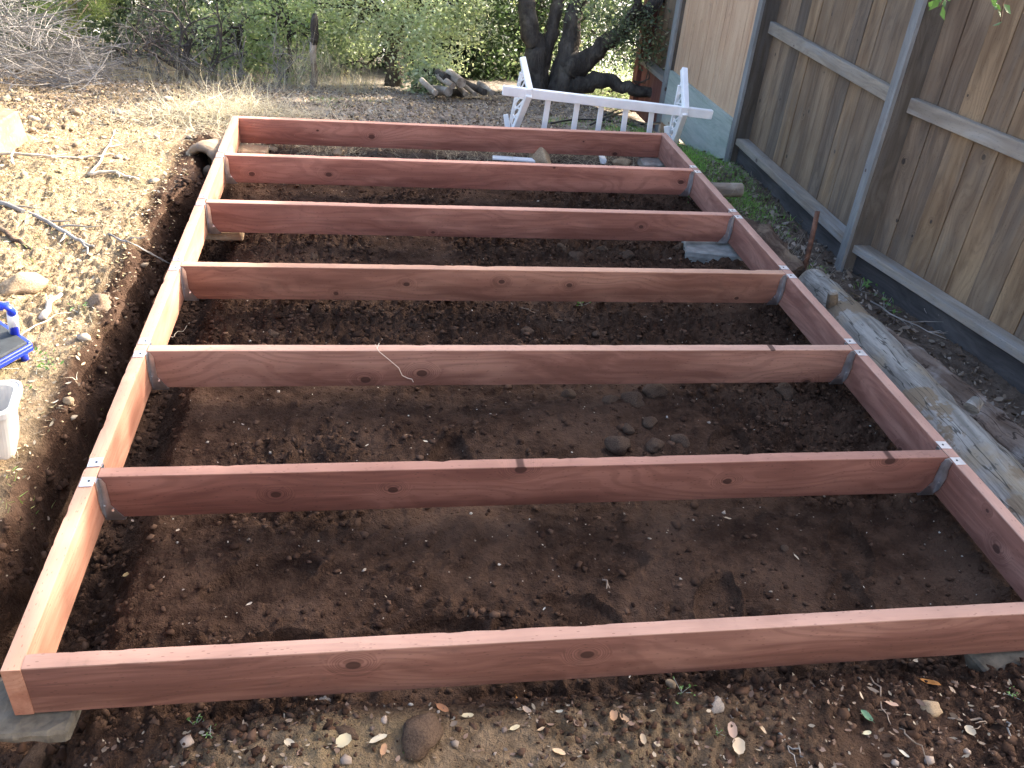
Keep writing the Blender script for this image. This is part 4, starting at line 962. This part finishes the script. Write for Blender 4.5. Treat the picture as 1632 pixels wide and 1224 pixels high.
x, y = on_ground(420, .0, 2.45, .0, 3.7); bits('leaf_litter', x, y, .0032, [(.5, .42, .33), (.36, .28, .2), (.6, .54, .45)], 'tiny pale crumbs of leaf on the soil inside the frame')
x, y = on_ground(5200, 2.5, 3.3, .6, 5.2, lambda x, y: ss(2.60, 2.8, x) * .8 + .1); bits('leaf_litter', x, y, .013, [(.14, .11, .085), (.22, .18, .14), (.3, .25, .2), (.10, .075, .06), (.36, .31, .26)], 'dark leaf litter along the foot of the fence', tilt=.7, lift=.01)

# soil crumbs and small stones
ico = bmesh.new(); bmesh.ops.create_icosphere(ico, subdivisions=1, radius=1); IV = np.array([tuple(v.co) for v in ico.verts]); IF = np.array([[v.index for v in f.verts] for f in ico.faces]); ico.free()
def crumbs(name, x, y, smin, smax, pal, label, pw=3.0, cat='soil', lift=.25, flat=.75):
    n = len(x); z = H(x, y); s = (smin + (smax - smin) * rng.random(n) ** pw)
    sc_ = np.stack([s * rng.uniform(.7, 1.3, n), s * rng.uniform(.7, 1.3, n), s * rng.uniform(.5, 1.0, n) * flat], 1)
    V = IV[None] * (1 + .20 * rng.normal(size=(n, len(IV), 1)) + .25 * rng.normal(size=(n, len(IV), 3))) * sc_[:, None, :]; an = rng.uniform(0, 6.28, n); ca, sa = np.cos(an)[:, None], np.sin(an)[:, None]
    V = np.stack([V[..., 0] * ca - V[..., 1] * sa + x[:, None], V[..., 0] * sa + V[..., 1] * ca + y[:, None], V[..., 2] + (z + s * lift)[:, None]], -1).reshape(-1, 3)
    F = (IF[None] + (np.arange(n) * len(IV))[:, None, None]).reshape(-1, 3); pal = np.array(pal); c = pal[rng.integers(len(pal), size=n)] * rng.uniform(.75, 1.2, (n, 1))
    o = link(name, np_mesh(name, V, F, np.repeat(c, len(IV), axis=0)), M['clod']); return tag(o, label, cat, kind='stuff')
SOIL = [(.045, .025, .016), (.068, .039, .025), (.038, .021, .014), (.09, .054, .036)]
crm = lambda x, y: .15 + .85 * ss(-.25, .35, fbm(x * 2.3, y * 2.3, 3, 25))
x, y = on_ground(70000, -.12, 2.5, -.45, 3.75, crm); crumbs('soil_crumbs', x, y, .0012, .010, SOIL, 'loose dark soil crumbs inside and in front of the frame', 4.5)
x, y = on_ground(9000, .0, 2.45, -.4, 3.7, crm); crumbs('soil_clods', x, y, .003, .016, SOIL, 'larger dark clods of dug soil inside the frame', 3.5, lift=.1)
x, y = on_ground(2600, -.19, .0, -.3, 3.0); crumbs('soil_crumbs', x, y, .002, .016, SOIL, 'loose soil crumbs on the trench side', 4)
x, y = on_ground(2600, -2.2, -.1, .2, 6.0, lambda x, y: .2 + .8 * ss(3.0, 4.0, y)); crumbs('pebbles', x, y, .003, .028, [(.30, .22, .14), (.36, .28, .19), (.22, .16, .11), (.42, .35, .26)], 'small stones scattered over the dry ground on the left', 3.5, 'pebbles')
x, y = on_ground(600, -.5, 3.0, 3.95, 6.0); crumbs('pebbles', x, y, .003, .022, [(.18, .15, .12), (.24, .2, .165), (.12, .10, .08), (.32, .28, .23)], 'small grey stones on the ground beyond the frame', 3.5, 'pebbles')
x, y = on_ground(260, .1, 2.5, -.4, 3.7); crumbs('pebbles', x, y, .002, .0075, [(.36, .31, .25), (.25, .2, .15), (.45, .42, .36)], 'pale grit on the dark soil of the frame area', 3, 'pebbles')
x, y = on_ground(220, .0, 2.6, -.45, -.05); crumbs('pebbles', x, y, .003, .012, [(.14, .10, .075), (.20, .15, .12), (.11, .075, .055), (.26, .21, .17)], 'small stones in the soil in front of the near rim board', 3, 'pebbles')

# blades: straw, grass, weeds
def blades(name, x, y, L, wd, pal, label, lean=1.0, cat='grass', up=.5, mat=None, mound=None, seg=4, droop=.9):
    n = len(x); z = H(x, y, False) + (mound(x, y) if mound else 0) * rng.random(n); P = np.stack([x, y, z], 1)
    a = rng.uniform(0, 6.28, n); d = np.stack([np.cos(a) * lean, np.sin(a) * lean, up * np.abs(rng.normal(size=n)) + .1], 1); d /= np.linalg.norm(d, axis=1)[:, None]
    Lr = L * rng.uniform(.5, 1.3, n)[:, None]; side = np.cross(d, [0, 0, 1.]); side /= np.linalg.norm(side, axis=1)[:, None] + 1e-6; pts = []; q = P.copy(); dd = d.copy(); wv = rng.normal(size=(n, 3)) * .18
    for k in range(seg + 1):
        w_ = wd * (1 - .8 * k / seg); pts.append(q - side * w_); pts.append(q + side * w_); dd = dd + wv; dd[:, 2] -= droop / seg * .6; dd /= np.linalg.norm(dd, axis=1)[:, None]; q = q + dd * Lr / seg
        q[:, 2] = np.maximum(q[:, 2], H(q[:, 0], q[:, 1], False) + .003)
    V = np.stack(pts, 1).reshape(-1, 3); base = np.arange(n)[:, None] * 2 * (seg + 1); F = np.concatenate([base + [2 * k, 2 * k + 1, 2 * k + 3, 2 * k + 2] for k in range(seg)])
    pal = np.array(pal); c = pal[rng.integers(len(pal), size=n)] * rng.uniform(.7, 1.2, (n, 1)); o = link(name, np_mesh(name, V, F, np.repeat(c, 2 * (seg + 1), axis=0)), mat or M['grass']); return tag(o, label, cat, kind='stuff')
STRAW = [(.62, .54, .38), (.50, .43, .30), (.72, .66, .50), (.42, .35, .25)]
GREEN = [(.20, .44, .07), (.30, .56, .12), (.36, .60, .16), (.15, .32, .06)]
sh = lambda x, y: .14 * np.exp(-((x + .12) / .38) ** 2 - ((y - 4.25) / .30) ** 2)
x, y = rng.normal(-.14, .30, 2300), rng.normal(4.28, .24, 2300); blades('straw_heap', x, y, .22, .0017, STRAW, 'heap of pale dry straw behind the far left corner of the frame', 1, 'straw', .35, mound=sh)
x, y = on_ground(1800, -1.1, .9, 4.3, 5.9, lambda x, y: vn(x * 2, y * 2, 4)); blades('dry_grass', x, y, .15, .0016, [(.40, .37, .31), (.5, .46, .37), (.33, .29, .24)], 'thin grey dry grass on the far ground', 1, 'dry grass', .4)
x, y = on_ground(2600, -1.5, .8, 5.8, 6.7, lambda x, y: .3 + vn(x * 3, y * 3, 4)); blades('dry_grass', x, y, .22, .0016, [(.40, .37, .31), (.5, .46, .37), (.6, .5, .3)], 'tall dry grass along the foot of the shrubs', .6, 'dry grass', 1.2)
x, y = on_ground(230, .1, .5, 5.85, 6.15); blades('dry_grass', x, y, .30, .0015, STRAW, 'dry grass clump round the dead trunk', .3, 'dry grass', 1.4, mound=lambda x, y: .2 + 0 * x)
x, y = on_ground(2200, .0, 2.3, 3.6, 3.95); blades('straw', x, y, .10, .0014, STRAW[:2] + [(.35, .28, .2)], 'loose straw under the far rim board', 1, 'straw', .15)
x, y = on_ground(1500, -1.6, -.2, .8, 4.2, lambda x, y: .2 + .8 * vn(x * 3, y * 3, 6)); blades('straw', x, y, .055, .0012, STRAW + [(.35, .26, .17)], 'bits of straw and stem on the sunny bank', 1, 'straw', .1)
gd = lambda x, y: ss(.45, .62, vn(x * 3.2, y * 3.2, 14)) * ss(3.0, .9, y)
x, y = on_ground(2600, -.9, -.14, .2, 2.6, gd); blades('grass', x, y, .022, .0013, GREEN + [(.35, .4, .15)], 'sparse short green grass along the top of the trench bank', .6, 'grass', 1.0, droop=.3)
gp = lambda x, y: np.exp(-((x - 2.84) / .26) ** 2 - ((y - 4.1) / .7) ** 2) * 2.0
x, y = on_ground(26000, 2.45, 3.15, 3.1, 5.8, gp); blades('grass', x, y, .04, .0013, GREEN, 'bright green grass patch between the frame corner and the fence', .5, 'grass', 1.1, droop=.5)
x, y = on_ground(2500, 1.9, 2.95, 4.15, 4.7, lambda x, y: ss(.4, .6, vn(x * 4, y * 4, 2))); blades('grass', x, y, .04, .0014, GREEN, 'green grass showing behind the arbor slats', .5, 'grass', 1.1, droop=.5)
x, y = on_ground(700, .3, 1.0, 4.9, 5.4, lambda x, y: ss(.35, .6, vn(x * 4, y * 3, 5))); blades('grass', x, y, .03, .0016, [(.15, .24, .08), (.22, .3, .12)], 'faint green grass on the far ground', .5, 'grass', 1)
x, y = on_ground(1800, 2.6, 3.05, 1.6, 3.6, lambda x, y: ss(.5, .62, vn(x * 5, y * 5, 7))); blades('weeds', x, y, .03, .0022, GREEN + [(.2, .2, .12)], 'low dark weeds between the logs and the fence', .8, 'weeds', .8)
x, y = on_ground(260, 2.62, 3.0, 2.3, 3.6); blades('dry_stems', x, y, .14, .0014, [(.42, .38, .32), (.3, .26, .21)], 'wispy dry stems by the foot of the fence', .7, 'dry stems', .8)
# small weed seedlings as things
def seedling(px, label, r=.012, n=14, cols=((.10, .22, .05), (.22, .4, .12))):
    p = at(*px); p.z = h1(p.x, p.y); root = empty('seedling', p); tag(root, label, 'seedling')
    P = np.array([tuple(p)] * n) + rng.normal(size=(n, 3)) * np.array([r, r, r * .5]) + np.array([0, 0, r * 1.1]); inv = Matrix.Translation(p).inverted()
    o = link('leaves', leaves_mesh('leaves', P, r * .45, leaf_cols(P, *cols), .45), M['leaf'], root); o.matrix_parent_inverse = inv
    m = MB()
    for q in P[::2]: m.tube([p, Vector(q)], .0007, 4)
    o = m.build('stem', M['leaf'], None, attr=True); o.parent = root; o.matrix_parent_inverse = inv
for px, lab, r in [((310, 1152), 'green seedling on the soil ledge below the near left corner', .012), ((335, 1170), 'small green seedling just below the corner seedling', .008), ((928, 490), 'tiny green weed in the third bay behind the joist with twine', .02),
                   ((1085, 1110), 'green weed tuft in front of the near rim board', .014), ((1615, 1105), 'green weed tuft at the lower right edge', .012), ((75, 568), 'green weed on the bank beside the kneeler', .022), ((125, 500), 'green weed at the brink of the trench', .018),
                   ((30, 640), 'weed growing beside the white container', .02), ((1105, 325), 'dull green weed in the corner of the fifth bay', .03), ((1370, 465), 'green weed beside the rusty stake', .035), ((1410, 490), 'green weed between the old log and the fence', .035), ((80, 590), 'leafy weed on the bank right of the kneeler', .02),
                   ((655, 1206), 'tiny weed in front of the largest rock', .007), ((1145, 1168), 'tiny weed beside the smooth tan rock', .007)]: seedling(px, lab, r)

# individual fallen leaves in the foreground
def leaf_obj(px, L, col, label, rz, ar=.42, lobes=0, group=None, lift=.006, tilt=.25):
    p = at(*px); p.z = h1(p.x, p.y) + lift; n = 9; L = L / 2; vs = []; sd_ = random.random() * 50
    rows = []
    for i in range(n):
        t = -1 + 2 * i / (n - 1); wv = ar * L * math.sqrt(max(0, 1 - abs(t) ** 2.2)) * (1 + (lobes * math.sin(i * 2.6 + sd_) if lobes else .06 * math.sin(i * 2 + sd_)))
        wv = max(wv, .0006); zz = .10 * L * t * t + .05 * L * math.sin(t * 4 + sd_)
        rows.append([(t * L, -wv, zz + wv * .35), (t * L, -wv * .5, zz + wv * .1), (t * L, 0, zz), (t * L, wv * .5, zz + wv * .1), (t * L, wv, zz + wv * .3)])
    vs = [v for r_ in rows for v in r_] ; fs = [(i * 5 + k, i * 5 + k + 1, (i + 1) * 5 + k + 1, (i + 1) * 5 + k) for i in range(n - 1) for k in range(4)]
    m = MB(); m.add(vs, fs, col); root_ = m
    m.tube([(-L, 0, .18 * L), (-L * 1.35, .0, .22 * L)], .0007, 4, col=tuple(c * .6 for c in col))
    o = m.build('fallen_leaf', M['litter'], None, smooth=True, attr=True); o.location = p; o.rotation_euler = (random.uniform(-tilt, tilt), random.uniform(-tilt, tilt), rz)
    return tag(o, label, 'leaf', group)
TAN = (.52, .38, .24); PALE = (.50, .43, .28); ORG = (.45, .20, .06); BRN = (.36, .21, .12); GRN = (.12, .22, .13); PINK = (.48, .32, .23)
lf_ = [((1166, 1168), .040, PINK, 'large pinkish leaf near the bottom, upper one of a touching pair', 1.4, .5), ((1177, 1190), .045, (.50, .40, .28), 'large cream leaf at the bottom, lower one of a touching pair', 1.2, .6),
 ((1378, 1148), .036, GRN, 'green oval leaf on the dark soil near the bottom right', 1.8, .5), ((1484, 1086), .048, ORG, 'orange pointed leaf in front of the near rim board at right', -.5, .32), ((1418, 1129), .032, PINK, 'light brown leaf beside the thin stick at right', -.3, .4),
 ((978, 1142), .036, (.50, .30, .17), 'light brown leaf in front of the near rim, left one of a pair', 1.3, .5), ((997, 1150), .038, (.52, .33, .19), 'light brown leaf in front of the near rim, right one of a pair', -1.0, .38), ((826, 1111), .022, ORG, 'small orange leaf just in front of the near rim board', -1.3, .3),
 ((705, 1131), .032, (.42, .2, .1), 'orange brown leaf above the largest rock', -.6, .45), ((745, 1142), .028, PALE, 'pale leaf with its stalk pointing down, right of the largest rock', .2, .45), ((548, 1190), .036, PALE, 'pale yellow lobed leaf left of the largest rock', .6, .75), ((603, 1184), .040, (.58, .5, .36), 'long pale leaf close to the largest rock', .35, .4),
 ((611, 1200), .03, BRN, 'brown leaf at the bottom below the long pale leaf', 1.3, .45), ((820, 1162), .026, PALE, 'narrow cream leaf right of the largest rock', .4, .4), ((862, 1165), .02, TAN, 'small tan leaf in the middle of the front soil', .5, .4), ((840, 1132), .026, (.4, .3, .22), 'grey brown leaf in the middle of the front soil', -.9, .5),
 ((890, 1203), .03, TAN, 'tan leaf at the bottom edge in the middle', -.4, .5), ((1024, 1182), .025, TAN, 'curled tan leaf standing right of the leaf pair', 1.6, .5), ((1546, 1165), .03, (.5, .42, .3), 'pale rounded leaf by the long twig at right', 1.5, .7), ((1558, 1093), .026, PINK, 'pink brown leaf near the rough footing', -.7, .35),
 ((1460, 1054), .024, (.55, .45, .33), 'cream leaf under the right end of the near rim board', .2, .4), ((893, 1130), .018, (.6, .55, .42), 'small white leaf just in front of the near rim board', -.2, .4), ((1213, 1163), .03, TAN, 'narrow tan leaf right of the large cream leaf', -1.2, .3), ((1345, 1140), .03, PALE, 'yellowish leaf left of the green leaf', .5, .35),
 ((1438, 1206), .024, (.55, .5, .4), 'pale leaf at the bottom edge below the twigs', -.9, .4), ((1380, 1172), .02, (.6, .55, .36), 'yellow leaf scrap below the green leaf', .1, .5), ((462, 1190), .03, (.5, .42, .3), 'tan oval leaf near the bottom left', -.8, .55),
 ((202, 920), .018, (.7, .5, .22), 'small yellow leaf on the soil at left of the nearest bay', .5, .6), ((397, 958), .016, (.6, .5, .38), 'small pale leaf in the nearest bay on the left', .4, .4), ((283, 843), .013, (.45, .38, .3), 'small grey leaf just before the first joist', 1.0, .5), ((212, 833), .015, (.45, .33, .25), 'small tan leaf by the left end of the first joist', -1, .5),
 ((1160, 826), .022, (.55, .42, .28), 'tan leaf in the nearest bay on the right', -.3, .4), ((1270, 885), .022, (.5, .42, .3), 'narrow pale leaf near the right rim in the nearest bay', -1.1, .25), ((678, 712), .016, (.62, .52, .38), 'pale leaf in the second bay near its middle', -.5, .45), ((585, 713), .014, (.55, .45, .33), 'pale leaf in the second bay left of its middle', .6, .35)]
for (px, L, col, lab, rz, ar) in lf_: leaf_obj(px, L, col, lab, rz, ar, lobes=.08 if ar > .55 else .04)

# sticks and twigs
def stick(pts, r, mat, label, forks=0, name='stick', lift=0.0, cat='stick'):
    m = MB(); P = [at(*p) for p in pts]
    for q in P: q.z = h1(q.x, q.y) + r * .8 + lift
    D = []
    for i in range(len(P) - 1): D += wob_path(P[i], P[i + 1], 4, .02, i + r * 900)[:-1]
    D.append(P[-1]); n = len(D); m.tube(D, [r * (1 - .5 * i / (n - 1)) for i in range(n)], 7, nz=.15, nf=25)
    for k in range(forks):
        i = random.randrange(1, n - 1); t = (D[i + 1] - D[i]).normalized(); s = Vector((-t.y, t.x, 0)) * random.choice((-1, 1)); e = D[i] + (t + s * random.uniform(.5, 1)) * random.uniform(.05, .14) + Vector((0, 0, random.uniform(0, .02))); m.tube(wob_path(D[i], e, 4, .015, k), [r * .5, r * .45, r * .4, r * .3, r * .15], 5)
    return tag(m.build(name, M[mat], smooth=True), label, cat)
stick([(1650, 1160), (1580, 1147), (1510, 1145)], .0042, 'stick', 'long brown twig at the right edge near the bottom', 2)
stick([(1385, 1083), (1402, 1125), (1417, 1160)], .0022, 'stick', 'thin straight stick beside the green leaf')
stick([(1430, 1168), (1455, 1195), (1478, 1224)], .002, 'stick', 'thin dark stem running to the bottom edge at right')
stick([(1157, 1117), (1186, 1148)], .0016, 'greytwig', 'thin grey stem next to the smooth tan rock')
stick([(1240, 1170), (1262, 1196), (1288, 1222)], .0026, 'greytwig', 'grey stick pointing at the bottom edge right of the cream leaf', 1)
stick([(1602, 1155), (1612, 1178)], .003, 'greytwig', 'short pale stick at the lower right')
stick([(0, 330), (60, 347), (122, 385), (150, 398)], .011, 'greytwig', 'long grey forked branch on the sunny bank', 6)
stick([(-10, 366), (22, 384), (56, 398)], .012, 'rotten', 'dark brown branch at the left edge of the bank')
stick([(140, 276), (178, 275), (217, 285)], .010, 'palestick', 'pale branch on the dry ground beside the hollow log', 1)
stick([(142, 275), (162, 258), (172, 240), (183, 212)], .007, 'palestick', 'thin bleached branch standing off the pale one', 1)
stick([(0, 246), (60, 250), (120, 254), (165, 252)], .008, 'palestick', 'long bleached stick lying across the dry ground', 3)
stick([(215, 170), (275, 178), (330, 188)], .006, 'greytwig', 'straight grey stick in front of the straw heap')
stick([(68, 508), (80, 490), (98, 470)], .013, 'palestick', 'short thick piece of pale wood on the bank by the big rock')
stick([(175, 380), (205, 395), (240, 412)], .005, 'greytwig', 'grey twigs at the brink of the trench', 7)
stick([(300, 175), (350, 160), (385, 140), (392, 118)], .004, 'palestick', 'tall bleached stalk rising from the straw heap', 1, lift=.03)
stick([(275, 552), (292, 530), (302, 516)], .0018, 'palestick', 'thin pale stem leaning by the left end of the second bay', lift=.01)
stick([(815, 482), (850, 494), (905, 512)], .0024, 'stick', 'curved root twig on the soil in the third bay', 1)
stick([(1420, 470), (1500, 520), (1540, 548), (1600, 600)], .0045, 'greytwig', 'grey branching twig between the old log and the fence', 8, lift=.05)
stick([(1380, 500), (1440, 530), (1500, 560)], .004, 'greytwig', 'thin grey twig lying on the old log', 5, lift=.06)
stick([(960, 925), (972, 945)], .0028, 'stick', 'short root stub in the trampled soil of the nearest bay', 1)
stick([(20, 560 - 20), (90, 500), (160, 488)], .003, 'palestick', 'thin straight stem lying across the bank above the kneeler')
stick([(22, 268), (20, 258), (24, 246)], .007, 'palestick', 'short white stub standing on the dry ground at far left', lift=.02)
bpy.context.view_layer.update()

# ------------------------------------------------------------------ the house added behind the camera, out of view, to keep the low sky off the near faces
M['stucco'] = simple('beige_stucco', (.30, .25, .20), .9, 0, .4, .003, .12, 30)
hs = empty('unseen_house', (1.0, -5.2, 0)); tag(hs, 'beige stucco house added behind the camera to block the low sky', 'unseen_house')
m = MB(); m.box((-8, -4.0, -.6), (8, 0, 3.1)); m.build('wall', M['stucco'], hs, bevel=.01)
m = MB(); m.prism([(-8.5, .6, 3.102), (-8.5, -2.0, 4.2), (-8.5, -4.6, 3.102)], (17, 0, 0)); m.build('roof', M['kick'], hs)
m = MB(); m.box((-2.4, .002, .2), (-.9, .04, 2.2)); m.build('door', M['white'], hs, bevel=.005)
m = MB(); m.box((1.2, .002, .9), (3.2, .04, 2.1)); m.build('window', M['white'], hs, bevel=.005)
bpy.context.view_layer.update()
